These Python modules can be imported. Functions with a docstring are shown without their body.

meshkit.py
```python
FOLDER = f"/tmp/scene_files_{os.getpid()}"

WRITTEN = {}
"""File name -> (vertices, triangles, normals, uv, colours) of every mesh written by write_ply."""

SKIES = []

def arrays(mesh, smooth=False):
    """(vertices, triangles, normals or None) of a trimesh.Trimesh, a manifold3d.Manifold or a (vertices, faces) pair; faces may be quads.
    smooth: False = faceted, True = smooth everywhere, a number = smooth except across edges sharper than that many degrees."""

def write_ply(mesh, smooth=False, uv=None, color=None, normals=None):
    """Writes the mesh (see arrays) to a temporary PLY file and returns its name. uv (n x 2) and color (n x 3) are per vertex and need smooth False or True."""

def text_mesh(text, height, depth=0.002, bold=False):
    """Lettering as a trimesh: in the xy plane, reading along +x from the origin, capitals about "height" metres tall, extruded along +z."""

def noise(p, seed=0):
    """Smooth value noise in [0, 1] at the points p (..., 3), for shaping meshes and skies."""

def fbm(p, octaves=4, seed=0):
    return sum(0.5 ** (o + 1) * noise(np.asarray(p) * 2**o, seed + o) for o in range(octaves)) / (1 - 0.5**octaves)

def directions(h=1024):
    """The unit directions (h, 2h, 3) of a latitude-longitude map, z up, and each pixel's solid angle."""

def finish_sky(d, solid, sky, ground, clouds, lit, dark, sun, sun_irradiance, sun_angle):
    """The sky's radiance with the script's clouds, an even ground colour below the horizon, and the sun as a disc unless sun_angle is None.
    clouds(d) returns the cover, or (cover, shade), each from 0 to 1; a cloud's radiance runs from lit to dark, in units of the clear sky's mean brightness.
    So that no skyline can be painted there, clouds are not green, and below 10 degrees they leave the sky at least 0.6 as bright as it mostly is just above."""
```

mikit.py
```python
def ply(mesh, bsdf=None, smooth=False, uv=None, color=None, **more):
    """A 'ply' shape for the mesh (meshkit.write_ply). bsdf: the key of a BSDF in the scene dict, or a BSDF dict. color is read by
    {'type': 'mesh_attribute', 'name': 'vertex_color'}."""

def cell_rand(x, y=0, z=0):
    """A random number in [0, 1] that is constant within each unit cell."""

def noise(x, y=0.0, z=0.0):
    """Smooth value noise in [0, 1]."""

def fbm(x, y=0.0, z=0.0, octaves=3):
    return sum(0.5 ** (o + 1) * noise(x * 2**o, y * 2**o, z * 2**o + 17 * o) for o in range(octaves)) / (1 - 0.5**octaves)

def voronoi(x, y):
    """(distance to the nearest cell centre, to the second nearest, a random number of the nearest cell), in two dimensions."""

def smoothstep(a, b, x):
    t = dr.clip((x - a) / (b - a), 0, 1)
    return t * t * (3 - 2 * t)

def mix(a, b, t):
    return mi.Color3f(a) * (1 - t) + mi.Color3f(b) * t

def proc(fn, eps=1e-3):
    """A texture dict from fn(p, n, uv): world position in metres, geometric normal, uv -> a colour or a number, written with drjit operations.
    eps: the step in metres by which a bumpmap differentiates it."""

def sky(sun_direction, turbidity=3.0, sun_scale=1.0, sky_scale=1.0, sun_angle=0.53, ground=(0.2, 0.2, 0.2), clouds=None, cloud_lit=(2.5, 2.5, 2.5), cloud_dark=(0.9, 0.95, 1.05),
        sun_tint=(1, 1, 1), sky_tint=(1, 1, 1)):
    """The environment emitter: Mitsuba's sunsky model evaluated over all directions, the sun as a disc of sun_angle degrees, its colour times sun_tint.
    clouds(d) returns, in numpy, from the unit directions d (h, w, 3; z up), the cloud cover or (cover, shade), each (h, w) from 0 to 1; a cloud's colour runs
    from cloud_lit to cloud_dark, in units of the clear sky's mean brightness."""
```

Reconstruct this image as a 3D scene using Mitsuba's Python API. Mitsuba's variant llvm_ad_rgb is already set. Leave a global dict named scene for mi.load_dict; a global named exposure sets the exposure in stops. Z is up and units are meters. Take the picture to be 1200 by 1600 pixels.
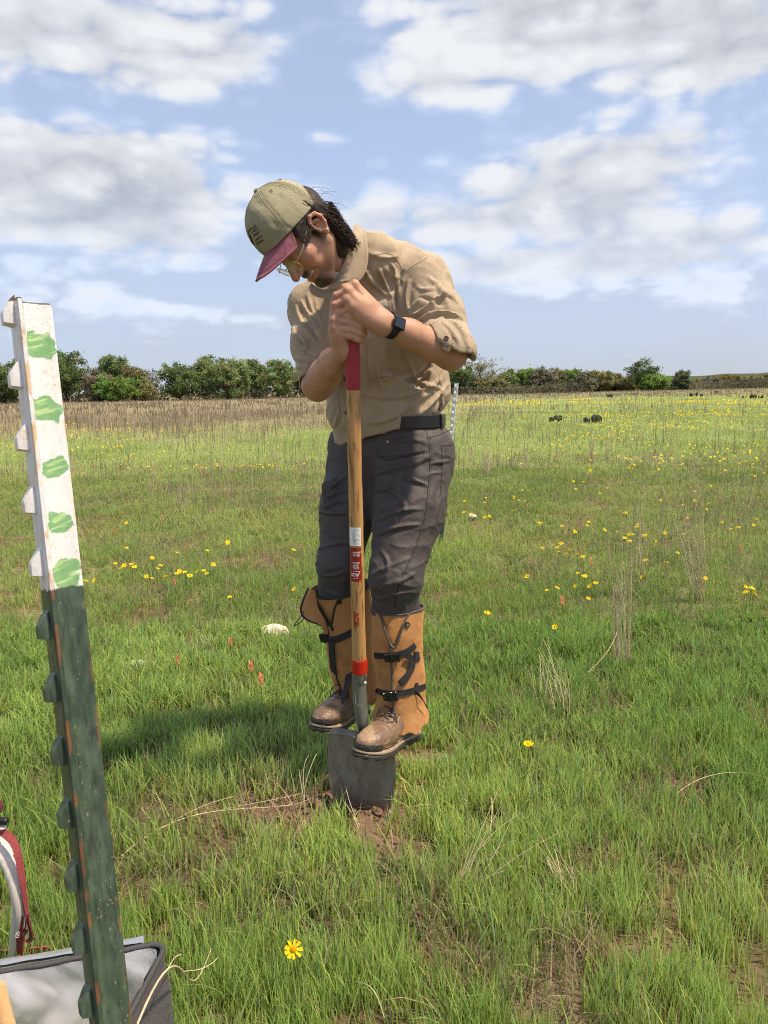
import math
import numpy as np, trimesh, mitsuba as mi, drjit as dr, mikit, meshkit
from scipy.spatial import cKDTree

T = mi.ScalarTransform4f
scene, labels = {}, {}

# ------------------------------------------------------------------ camera, light, exposure
CAM = np.array([0.0, 0.0, 1.27])
PITCH, ROLL, FOC = math.radians(9.04), math.radians(1.1), 1200.0
_f = np.array([0, math.cos(PITCH), -math.sin(PITCH)])
_r, _u = np.array([1.0, 0, 0]), np.array([0, math.sin(PITCH), math.cos(PITCH)])
RIGHT = math.cos(ROLL) * _r - math.sin(ROLL) * _u
UPV = math.cos(ROLL) * _u + math.sin(ROLL) * _r
scene['camera'] = {'type': 'perspective', 'fov': 2 * math.degrees(math.atan(600 / FOC)), 'fov_axis': 'x',
                   'near_clip': 0.05, 'far_clip': 6000.0,
                   'to_world': T().look_at(origin=CAM.tolist(), target=(CAM + _f).tolist(), up=UPV.tolist())}
exposure = 2.36
SUN = np.array([0.86, -0.37, 1.80]); SUN = SUN / np.linalg.norm(SUN)


def billow(p, octaves, seed):
    return sum(0.5 ** (o + 1) * np.abs(2 * meshkit.noise(p * 2 ** o, seed + o) - 1) for o in range(octaves)) / (1 - 0.5 ** octaves)


def cloud_cover(d):
    az = np.degrees(np.arctan2(d[..., 0], d[..., 1])); el = np.degrees(np.arcsin(np.clip(d[..., 2], -1, 1)))
    q = d[..., :2] / (np.maximum(d[..., 2], 0.0) + 0.13)[..., None]
    p = np.stack([q[..., 0] * 1.1, q[..., 1] * 1.25, np.full(az.shape, 3.3)], -1)
    warp = np.stack([meshkit.fbm(p * 1.9 + 7.1, 2, 4), meshkit.fbm(p * 1.9 + 2.6, 2, 6), 0 * az], -1) - 0.5
    n = meshkit.fbm(p * 1.25 + warp * 0.35, 6, 11)
    # puffs: round finer billows that break up the edges and give the clouds their lumps
    r = np.stack([az * 0.20, el * 0.46, np.full(az.shape, 1.7)], -1) + warp * 0.35
    puff = billow(r * 1.25, 5, 25); fine = meshkit.fbm(r * 3.1 + 3, 4, 8)
    bias = 0.0
    # weather drawn as broad cloud banks: (azimuth, elevation, half widths, strength)
    for a, e, wa, we, s in ((-20, 22.2, 14, 2.8, 0.28), (-22, 13.6, 14, 3.8, 0.31), (-13, 18.0, 13, 1.0, -0.16), (14, 23.5, 13, 3.4, 0.30), (25, 19.8, 6, 2.2, .18), (4, 19.8, 4, 1.3, .14),
                            (-4, 21.0, 3.4, 5, -0.26), (8, 12.8, 11, 3.2, 0.24), (-3.2, 16.8, 2.4, 0.9, 0.26), (23, 9.2, 7, 2.2, 0.22), (13, 9.6, 6, 1.6, 0.16), (15, 17.2, 9, 1.2, -0.14),
                            (0, 2.5, 70, 3.6, -0.22), (-16, 5.6, 8, 1.0, 0.16), (-6, 9, 7, 3.5, -0.20), (12, 5, 10, 2, -.08)):
        bias = bias + s * np.exp(-((az - a) / wa) ** 2 - ((el - e) / we) ** 2)
    v = 0.72 * n + 0.42 * puff + 0.16 * (fine - 0.5) + bias - 0.03
    cover = np.clip((v - 0.395) / 0.29, 0, 1)
    cover = cover * cover * (3 - 2 * cover)
    hz = np.clip(1 - el / 16.0, 0, 1)
    thick = np.clip((v - 0.60) / 0.26, 0, 1)
    shade = 0.16 + thick * 0.50 + 2.0 * (0.30 - puff) + 0.9 * (0.5 - fine)
    veil = 0.44 + 0.30 * hz + 0.22 * (n - .5)
    c = np.maximum(cover * (0.97 - 0.22 * hz), veil)
    k = np.clip(cover / 0.5, 0, 1)
    shade = np.clip(shade, 0, 1) * k + (0.62 + 0.34 * hz) * (1 - k)
    return c, np.clip(shade, 0, 1)


scene['sky'] = mikit.sky(SUN.tolist(), turbidity=3.6, sun_scale=0.86, sun_angle=3.0, clouds=cloud_cover, cloud_lit=(1.60, 1.63, 1.68), cloud_dark=(0.88, 0.93, 1.06), sun_tint=(1.0, 0.975, 0.93), sky_tint=(1.03, 1.0, 1.0))


# ------------------------------------------------------------------ helpers
def px(x, y, D):
    """The point at pixel (x, y) of the 1200x1600 photograph and at distance D along +y."""
    d = _f + (x - 600) / FOC * RIGHT - (y - 800) / FOC * UPV
    return CAM + d * (D / d[1])


def pz(x, y, z=0.0):
    d = _f + (x - 600) / FOC * RIGHT - (y - 800) / FOC * UPV
    return CAM + d * ((z - CAM[2]) / d[2])


def nrm(v):
    v = np.asarray(v, float)
    return v / (np.linalg.norm(v, axis=-1, keepdims=True) + 1e-12)


def numbered(key):
    if key not in scene and key not in labels and not any(k.startswith(key + '__') for k in scene):
        return key
    n = 1
    while f'{key}_{n:03d}' in scene or f'{key}_{n:03d}' in labels:
        n += 1
    return f'{key}_{n:03d}'


def tag(key, label=None, cat=None, group=None, kind=None):
    labels[key] = {k: v for k, v in (('label', label), ('category', cat), ('group', group), ('kind', kind)) if v}


def put(key, mesh, bsdf, parent=None, label=None, cat=None, group=None, kind=None, smooth=False, color=None, uv=None):
    key = numbered(f'{parent}__{key}' if parent else key)
    if isinstance(mesh, dict):
        scene[key] = dict(mesh)
    else:
        scene[key] = mikit.ply(mesh, bsdf, smooth=smooth, color=color, uv=uv)
    if label or cat or group or kind:
        tag(key, label, cat, group, kind)
    return key


def thing(name, label, cat, group=None, kind=None):
    key = numbered(name)
    tag(key, label, cat, group, kind)
    return key


def rgb(*c):
    return {'type': 'rgb', 'value': list(map(float, c))}


VC = {'type': 'mesh_attribute', 'name': 'vertex_color'}


def mat(name, color, rough=0.6, bump=None, bump_scale=0.001, two=True, **more):
    b = {'type': 'principled', 'base_color': mikit.proc(color) if callable(color) else color if isinstance(color, dict) else rgb(*color), 'roughness': rough, **more}
    if bump is not None:
        b = {'type': 'bumpmap', 'arbitrary': mikit.proc(bump, eps=8e-4), 'scale': bump_scale, 'bsdf': b}
    scene[name] = {'type': 'twosided', 'bsdf': b} if two else b
    return name


def tube(points, radii, sides=6, cap=True):
    p = np.asarray(points, float); r = np.broadcast_to(np.asarray(radii, float), (len(p),))
    t = nrm(np.gradient(p, axis=0))
    a = np.zeros_like(p); ref = np.array([0, 0, 1.0]) if abs(t[0, 2]) < 0.9 else np.array([1.0, 0, 0])
    a[0] = nrm(np.cross(t[0], ref))
    for i in range(1, len(p)):
        a[i] = nrm(a[i - 1] - t[i] * (a[i - 1] @ t[i]))
    b = np.cross(t, a); ang = np.arange(sides) * 2 * np.pi / sides
    v = p[:, None] + r[:, None, None] * (np.cos(ang)[None, :, None] * a[:, None] + np.sin(ang)[None, :, None] * b[:, None])
    i, j = np.meshgrid(np.arange(len(p) - 1), np.arange(sides), indexing='ij')
    q = np.stack([i * sides + j, i * sides + (j + 1) % sides, (i + 1) * sides + (j + 1) % sides, (i + 1) * sides + j], -1).reshape(-1, 4)
    f = np.vstack([q[:, [0, 1, 2]], q[:, [0, 2, 3]]]); v = v.reshape(-1, 3)
    if cap:
        n = len(v); v = np.vstack([v, p[:1], p[-1:]]); k = np.arange(sides); e = (len(p) - 1) * sides
        f = np.vstack([f, np.stack([k * 0 + n, (k + 1) % sides, k], 1), np.stack([k * 0 + n + 1, e + k, e + (k + 1) % sides], 1)])
    return v, f


def ribbon(points, side, width, thick=0.0015):
    """A strap: a flat band along points, side = its width direction per point, with thickness."""
    p = np.asarray(points, float); s = nrm(np.broadcast_to(np.asarray(side, float), p.shape)); w = np.broadcast_to(np.asarray(width, float), (len(p),))[:, None]
    t = nrm(np.gradient(p, axis=0)); n = nrm(np.cross(t, s)); h = thick / 2
    v = np.stack([p - s * w / 2 - n * h, p + s * w / 2 - n * h, p + s * w / 2 + n * h, p - s * w / 2 + n * h], 1).reshape(-1, 3)
    f = []
    for i in range(len(p) - 1):
        for k in range(4):
            a, b, c, d = i * 4 + k, i * 4 + (k + 1) % 4, (i + 1) * 4 + (k + 1) % 4, (i + 1) * 4 + k
            f += [[a, b, c], [a, c, d]]
    e = (len(p) - 1) * 4
    f += [[0, 2, 1], [0, 3, 2], [e, e + 1, e + 2], [e, e + 2, e + 3]]
    return v, np.array(f)


def join(parts):
    vs, fs, n = [], [], 0
    for m in parts:
        v, f = (m.vertices, m.faces) if hasattr(m, 'faces') else m
        vs.append(np.asarray(v)); fs.append(np.asarray(f) + n); n += len(v)
    return np.vstack(vs), np.vstack(fs)


def spline(pts, n=24):
    from scipy.interpolate import CubicSpline
    p = np.asarray(pts, float); s = np.r_[0, np.cumsum(np.linalg.norm(np.diff(p, axis=0), axis=1) + 1e-9)]
    return CubicSpline(s, p)(np.linspace(0, s[-1], n))


def box(c, size, R=None, bevel=0.0):
    m = trimesh.creation.box(size)
    if bevel:
        v = []
        for sx in (-1, 1):
            for sy in (-1, 1):
                for sz in (-1, 1):
                    e = np.array([sx, sy, sz]) * np.asarray(size) / 2
                    for k in range(3):
                        q = e.copy(); q -= np.array([sx, sy, sz]) * bevel; q[k] = e[k]; v.append(q)
        m = trimesh.convex.convex_hull(np.array(v))
    v = np.array(m.vertices)
    if R is not None:
        v = v @ np.asarray(R).T
    return v + np.asarray(c), np.array(m.faces)


def frame(fwd, up=(0, 0, 1)):
    """Columns: forward, left, up."""
    f = nrm(fwd); l = nrm(np.cross(up, f)); return np.stack([f, l, np.cross(f, l)], 1)


class Field:
    """A signed distance field on a grid; primitives are joined smoothly, each only where it matters."""
    def __init__(self, lo, hi, h):
        self.lo, self.h = np.asarray(lo, float), h
        n = np.ceil((np.asarray(hi) - self.lo) / h).astype(int) + 1
        self.ax = [(self.lo[k] + h * np.arange(n[k])).astype(np.float32) for k in range(3)]
        self.a = np.full(n, 0.06, np.float32)

    def _do(self, lo, hi, fn, op):
        sl = []
        for k in range(3):
            i0 = max(0, int(math.floor((lo[k] - self.lo[k]) / self.h))); i1 = min(len(self.ax[k]), int(math.ceil((hi[k] - self.lo[k]) / self.h)) + 1)
            if i1 - i0 < 1: return
            sl.append(slice(i0, i1))
        x, y, z = self.ax[0][sl[0]][:, None, None], self.ax[1][sl[1]][None, :, None], self.ax[2][sl[2]][None, None, :]
        d = fn(x, y, z).astype(np.float32); a = self.a[tuple(sl)]
        self.a[tuple(sl)] = op(a, d)

    @staticmethod
    def smin(a, d, k):
        if k <= 0: return np.minimum(a, d)
        h = np.maximum(k - np.abs(a - d), 0) / k
        return np.minimum(a, d) - h * h * k / 4

    def op(self, k, sub):
        return (lambda a, d: -self.smin(-a, d, k)) if sub else (lambda a, d: self.smin(a, d, k))

    def cone(self, a, b, ra, rb, k=0.01, sub=False):
        a, b = np.asarray(a, float), np.asarray(b, float); R = max(ra, rb) + 0.03 + k
        ab = b - a; L2 = float(ab @ ab) + 1e-12

        def fn(x, y, z):
            t = np.clip(((x - a[0]) * ab[0] + (y - a[1]) * ab[1] + (z - a[2]) * ab[2]) / L2, 0, 1)
            return np.sqrt((x - a[0] - t * ab[0]) ** 2 + (y - a[1] - t * ab[1]) ** 2 + (z - a[2] - t * ab[2]) ** 2) - (ra + (rb - ra) * t)
        self._do(np.minimum(a, b) - R, np.maximum(a, b) + R, fn, self.op(k, sub)); return self

    def chain(self, pts, rad, k=0.004, sub=False):
        for i in range(len(pts) - 1):
            self.cone(pts[i], pts[i + 1], rad[i], rad[i + 1], k, sub)
        return self

    def ell(self, c, r, M=None, k=0.01, sub=False):
        """Ellipsoid with radii r along the columns of M."""
        c = np.asarray(c, float); M = np.eye(3) if M is None else np.asarray(M); r = np.asarray(r, float); R = max(r) + 0.03 + k

        def fn(x, y, z):
            x, y, z = x - c[0], y - c[1], z - c[2]
            q = [(x * M[0, i] + y * M[1, i] + z * M[2, i]) / r[i] for i in range(3)]
            k0 = np.sqrt(q[0] ** 2 + q[1] ** 2 + q[2] ** 2); k1 = np.sqrt((q[0] / r[0]) ** 2 + (q[1] / r[1]) ** 2 + (q[2] / r[2]) ** 2)
            return k0 * (k0 - 1) / (k1 + 1e-6)
        self._do(c - R, c + R, fn, self.op(k, sub)); return self

    def bx(self, c, half, M=None, rnd=0.005, k=0.005, sub=False):
        c = np.asarray(c, float); M = np.eye(3) if M is None else np.asarray(M); R = float(np.linalg.norm(half)) + 0.03 + k

        def fn(x, y, z):
            x, y, z = x - c[0], y - c[1], z - c[2]
            q = [np.abs(x * M[0, i] + y * M[1, i] + z * M[2, i]) - (half[i] - rnd) for i in range(3)]
            return np.sqrt(np.maximum(q[0], 0) ** 2 + np.maximum(q[1], 0) ** 2 + np.maximum(q[2], 0) ** 2) + np.minimum(np.maximum(q[0], np.maximum(q[1], q[2])), 0) - rnd
        self._do(c - R, c + R, fn, self.op(k, sub)); return self

    def slab(self, p, n, k=0.002):
        """Keeps what lies on the side of the plane that n points away from."""
        p, n = np.asarray(p, float), nrm(n)
        d = ((self.ax[0][:, None, None] - p[0]) * n[0] + (self.ax[1][None, :, None] - p[1]) * n[1] + (self.ax[2][None, None, :] - p[2]) * n[2])
        self.a = -self.smin(-self.a, -d.astype(np.float32), k); return self

    def warp(self, fn):
        """Adds fn(points) metres near the surface."""
        idx = np.argwhere(np.abs(self.a) < 0.03)
        pts = np.stack([self.ax[k][idx[:, k]] for k in range(3)], 1).astype(float)
        self.a[tuple(idx.T)] += fn(pts).astype(np.float32); return self

    def mesh(self):
        a = self.a; s = a < 0
        n = np.array(a.shape) - 1
        o = np.zeros(n, bool); al = np.ones(n, bool)
        C = [(i, j, k) for i in (0, 1) for j in (0, 1) for k in (0, 1)]
        for i, j, k in C:
            w = s[i:n[0] + i, j:n[1] + j, k:n[2] + k]; o |= w; al &= w
        cells = np.argwhere(o & ~al)
        ids = np.full(n, -1, np.int64); ids[tuple(cells.T)] = np.arange(len(cells))
        val = np.stack([a[cells[:, 0] + i, cells[:, 1] + j, cells[:, 2] + k] for i, j, k in C], 1)
        acc, cnt = np.zeros((len(cells), 3)), np.zeros(len(cells))
        for m in range(8):
            for ax in range(3):
                c0 = C[m]
                if c0[ax]: continue
                c1 = list(c0); c1[ax] = 1; m1 = C.index(tuple(c1))
                v0, v1 = val[:, m], val[:, m1]; cr = (v0 < 0) != (v1 < 0)
                t = np.where(cr, v0 / np.where(cr, v0 - v1, 1), 0)
                pt = np.array(c0, float)[None] + 0 * acc; pt[:, ax] = t
                acc += pt * cr[:, None]; cnt += cr
        v = self.lo + (cells + acc / np.maximum(cnt, 1)[:, None]) * self.h
        F = []
        for ax in range(3):
            u, w = (ax + 1) % 3, (ax + 2) % 3
            sa = [slice(None)] * 3; sb = [slice(None)] * 3; sa[ax] = slice(0, -1); sb[ax] = slice(1, None)
            e = np.argwhere(s[tuple(sa)] != s[tuple(sb)])
            e = e[(e[:, u] > 0) & (e[:, w] > 0) & (e[:, u] < n[u]) & (e[:, w] < n[w])]
            q = []
            for du, dw in ((-1, -1), (0, -1), (0, 0), (-1, 0)):
                c = e.copy(); c[:, u] += du; c[:, w] += dw; q.append(ids[tuple(c.T)])
            q = np.stack(q, 1); flip = ~s[tuple(e.T)]
            q[flip] = q[flip][:, ::-1]
            F.append(q)
        q = np.vstack(F)
        return v, np.vstack([q[:, [0, 1, 2]], q[:, [0, 2, 3]]])


def vnormals(v, f):
    n = np.zeros_like(v); fn = np.cross(v[f[:, 1]] - v[f[:, 0]], v[f[:, 2]] - v[f[:, 0]])
    for k in range(3): np.add.at(n, f[:, k], fn)
    return nrm(n)


def relax(m, it=4, lam=0.5):
    import scipy.sparse as sp
    v, f = m; e = np.vstack([f[:, [0, 1]], f[:, [1, 2]], f[:, [2, 0]]]); e = np.vstack([e, e[:, ::-1]])
    A = sp.coo_matrix((np.ones(len(e)), (e[:, 0], e[:, 1])), shape=(len(v),) * 2).tocsr(); A.data[:] = 1
    d = np.maximum(np.asarray(A.sum(1)), 1)
    for i in range(it):
        v = v + (lam if i % 2 == 0 else -lam * 1.04) * ((A @ v) / d - v)
    return v, f


def displace(m, fn):
    v, f = m
    return v + vnormals(v, f) * fn(v)[:, None], f
# ------------------------------------------------------------------ ground
SHOVEL = pz(563, 1262)                                   # where the blade enters the soil


def dirt_mask(x, y):
    dx, dy = x - SHOVEL[0] + 0.05, y - SHOVEL[1] - 0.02
    a = np.arctan2(dy, dx)
    r = np.hypot(dx / 0.27, dy / 0.20) + 0.25 * np.sin(3 * a + 0.7) + 0.12 * np.sin(7 * a)
    r2 = np.hypot((x - SHOVEL[0] + 0.27) / 0.15, (y - SHOVEL[1] + 0.04) / 0.09)
    r3 = np.hypot((x - SHOVEL[0] - 0.26) / 0.12, (y - SHOVEL[1] - 0.33) / 0.09)
    return np.clip(1.35 - np.minimum(np.minimum(r, r2), r3), 0, 1)


def gz(x, y):
    x, y = np.asarray(x, float), np.asarray(y, float)
    p = np.stack([x, y, np.zeros_like(x)], -1); R = np.hypot(x, y)
    near = np.exp(-(R / 14) ** 2)
    h = near * (0.030 * (meshkit.fbm(p * 1.4, 3, 2) - 0.5) + 0.022 * (meshkit.fbm(p * 9.0, 3, 3) - 0.5))
    h = h + 0.16 * (1 - near) * (meshkit.fbm(p * 0.07, 2, 9) - 0.5) * np.clip((R - 8) / 40, 0, 1)
    d = dirt_mask(x, y)
    h = h - 0.012 * d + d * 0.05 * (meshkit.fbm(p * 26.0, 3, 4) - 0.5)
    mound = np.exp(-((x - SHOVEL[0]) / 0.16) ** 2 - ((y - SHOVEL[1] + 0.055) / 0.06) ** 2) + 0.75 * np.exp(-((x - SHOVEL[0] + 0.17) / 0.10) ** 2 - ((y - SHOVEL[1] + 0.02) / 0.08) ** 2)
    return h + 0.034 * mound * (0.6 + 0.8 * meshkit.fbm(p * 30.0, 3, 6))


rings = np.unique(np.r_[np.linspace(0.0, 0.7, 8), 0.7 * 1.022 ** np.arange(0, 130), 0.7 * 1.022 ** 130 * 1.05 ** np.arange(1, 124)])
rings = np.r_[rings, 5000.0]
NA = 480
ang = np.concatenate([np.linspace(-0.75, 0.75, 361), np.linspace(0.75, 2 * np.pi - 0.75, 121)[1:-1]])
RR, AA = np.meshgrid(rings, ang, indexing='ij')
gx, gy = RR * np.sin(AA), RR * np.cos(AA)
gv = np.stack([gx, gy, gz(gx, gy)], -1).reshape(-1, 3)
na = len(ang); I, J = np.meshgrid(np.arange(len(rings) - 1), np.arange(na), indexing='ij')
q = np.stack([I * na + J, I * na + (J + 1) % na, (I + 1) * na + (J + 1) % na, (I + 1) * na + J], -1).reshape(-1, 4)
gf = np.vstack([q[:, [0, 2, 1]], q[:, [0, 3, 2]]])


def dryness_np(x, y):
    p = np.stack([x * 0.10, y * 0.05, np.zeros_like(x)], -1)
    n = meshkit.fbm(p, 3, 21) - 0.5
    yy = y * (1 + 0.9 * n)
    side = np.clip(0.5 - (x / np.maximum(y, 1) - 0.06) * 3.2, 0.0, 1.0)
    return np.clip((yy - 19) / 16, 0, 1) * side + np.clip((yy - 62) / 40, 0, 1) * (1 - side) * 0.75


def ground_color(p, n, uv):
    x, y = p.x, p.y
    n1 = mikit.fbm(x * 2.1, y * 2.1, 0.3, 4); n2 = mikit.fbm(x * 11.0, y * 11.0, 1.7, 4); n3 = mikit.fbm(x * 60, y * 60, 2.2, 3)
    soil = mikit.mix((0.065, 0.042, 0.027), (0.16, 0.105, 0.066), n3 * 0.75 + n1 * 0.25)
    thatch = mikit.mix((0.11, 0.085, 0.052), (0.24, 0.19, 0.12), n3)
    moss = mikit.mix((0.060, 0.095, 0.030), (0.115, 0.165, 0.050), n2)
    c = mikit.mix(soil, thatch, mikit.smoothstep(0.48, 0.66, n2) * .8)
    c = mikit.mix(c, moss, mikit.smoothstep(0.36, 0.56, n1) * (0.25 + 0.5 * mikit.smoothstep(2.0, 6.0, y)))
    dx, dy = x - float(SHOVEL[0]) + 0.06, y - float(SHOVEL[1]) + 0.0
    rr = dr.sqrt(dr.square(dx / 0.34) + dr.square(dy / 0.24)) + (n2 - 0.5) * 0.9
    dirt = mikit.mix((0.090, 0.060, 0.040), (0.235, 0.158, 0.104), n3)
    c = mikit.mix(dirt, c, mikit.smoothstep(0.7, 1.15, rr))
    # farther out the sward closes: mixed green, straw and grey-brown patches of the old bluestem
    f1 = mikit.fbm(x * 0.10, y * 0.05, 5.0, 4); f2 = mikit.fbm(x * 0.9, y * 0.35, 4.0, 4)
    side = dr.clip(0.5 - (x / dr.maximum(y, 1.0) - 0.06) * 3.2, 0, 1)
    yy = y * (1 + 0.9 * (f1 - 0.5))
    dry = dr.clip((yy - 19) / 16, 0, 1) * side + dr.clip((yy - 62) / 40, 0, 1) * (1 - side) * 0.75
    green = mikit.mix((0.115, 0.160, 0.046), (0.19, 0.235, 0.080), f2)
    straw = mikit.mix((0.15, 0.125, 0.082), (0.22, 0.185, 0.125), f2)
    far = mikit.mix(green, straw, dr.clip(dry * 0.9 + 0.25 * (f2 - 0.5), 0, 1))
    return mikit.mix(c, far, mikit.smoothstep(7.0, 16.0, y) * 0.95)


mat('m_ground', ground_color, rough=0.95, specular=0.15, bump=lambda p, n, uv: mikit.fbm(p.x * 45, p.y * 45, p.z * 45, 4), bump_scale=0.012)
put('ground', (gv, gf), 'm_ground', label='grassy prairie ground with brown soil showing between the grass', cat='ground', kind='structure', smooth=True)

# ------------------------------------------------------------------ grass
scene['m_blade'] = {'type': 'principledthin', 'base_color': VC, 'roughness': 0.5, 'diff_trans': 0.9, 'spec_trans': 0.0, 'eta': 1.3}
rg = np.random.default_rng(7)


def wedge(n, d0, d1, power, half=0.62, near=0.35):
    """Random ground points seen by the camera and a step to either side of it, denser near by."""
    u = rg.random(n); a = 2 - power
    y = (d0 ** a + u * (d1 ** a - d0 ** a)) ** (1 / a)
    x = (rg.random(n) * 2 - 1) * (half * y + near)
    out = rg.random(n) < 0.22                                 # thinner cover farther to either side
    side = np.where(rg.random(n) < 0.5, -1, 1)
    x = np.where(out, side * (half + (0.62 * rg.random(n))) * y + side * near, x)
    return x, y


def blades(x, y, h, w, lean, bend, col_a, col_b, seg, tip=None, z=None):
    """Blades as tapering bent strips; every blade has its own tone. Returns (v, f, c)."""
    n = len(x); z = gz(x, y) - 0.004 if z is None else z
    yaw = rg.random(n) * 2 * np.pi; la = rg.random(n) * 2 * np.pi
    side = np.stack([np.cos(yaw), np.sin(yaw), 0 * yaw], 1); ld = np.stack([np.cos(la), np.sin(la), 0 * la], 1)
    t = np.linspace(0, 1, seg + 1); V, C = [], []
    for i, s in enumerate(t):
        off = lean * s + bend * s * s
        c = np.stack([x, y, z], 1) + ld * (h * off)[:, None] + np.array([0, 0, 1.0]) * (h * s * np.sqrt(np.maximum(1 - 0.55 * off ** 2 / max(s, .01), 0.08)))[:, None]
        ww = (w * (1 - s ** 1.7) if i < seg else w * 0)[:, None] * 0.5
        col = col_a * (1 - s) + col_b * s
        if i < seg:
            V += [c - side * ww, c + side * ww]; C += [col, col]
        else:
            V.append(c); C.append(col if tip is None else tip)
    V, C = np.stack(V, 1), np.stack(C, 1); m = V.shape[1]
    f = []
    for i in range(seg - 1):
        f += [[2 * i, 2 * i + 1, 2 * i + 3], [2 * i, 2 * i + 3, 2 * i + 2]]
    f.append([2 * (seg - 1), 2 * (seg - 1) + 1, 2 * seg])
    F = (np.array(f)[None] + (np.arange(n) * m)[:, None, None]).reshape(-1, 3)
    return V.reshape(-1, 3), F, C.reshape(-1, 3)


def cat_meshes(L):
    vs, fs, cs, n = [], [], [], 0
    for v, f, c in L:
        vs.append(v); fs.append(f + n); cs.append(c); n += len(v)
    return np.vstack(vs), np.vstack(fs), np.vstack(cs)


def green_tones(x, y, n):
    p = np.stack([x * 0.9, y * 0.9, 0 * x], 1)
    a = meshkit.fbm(p, 3, 31); b = rg.random(n)
    t = np.clip((a - 0.5) * 2.2 + 0.5 + (b - 0.5) * 0.7, 0, 1)[:, None]
    base = np.array([0.240, 0.375, 0.095]) * (1 - t) + np.array([0.440, 0.560, 0.160]) * t
    blue = (rg.random(n) < 0.22)[:, None]
    base = np.where(blue, base * np.array([0.80, 0.93, 1.3]), base) * 1.08
    dryb = (rg.random(n) < 0.035)[:, None]
    return np.where(dryb, np.array([0.26, 0.215, 0.10]) * (0.7 + 0.5 * rg.random((n, 1))), base)


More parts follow.
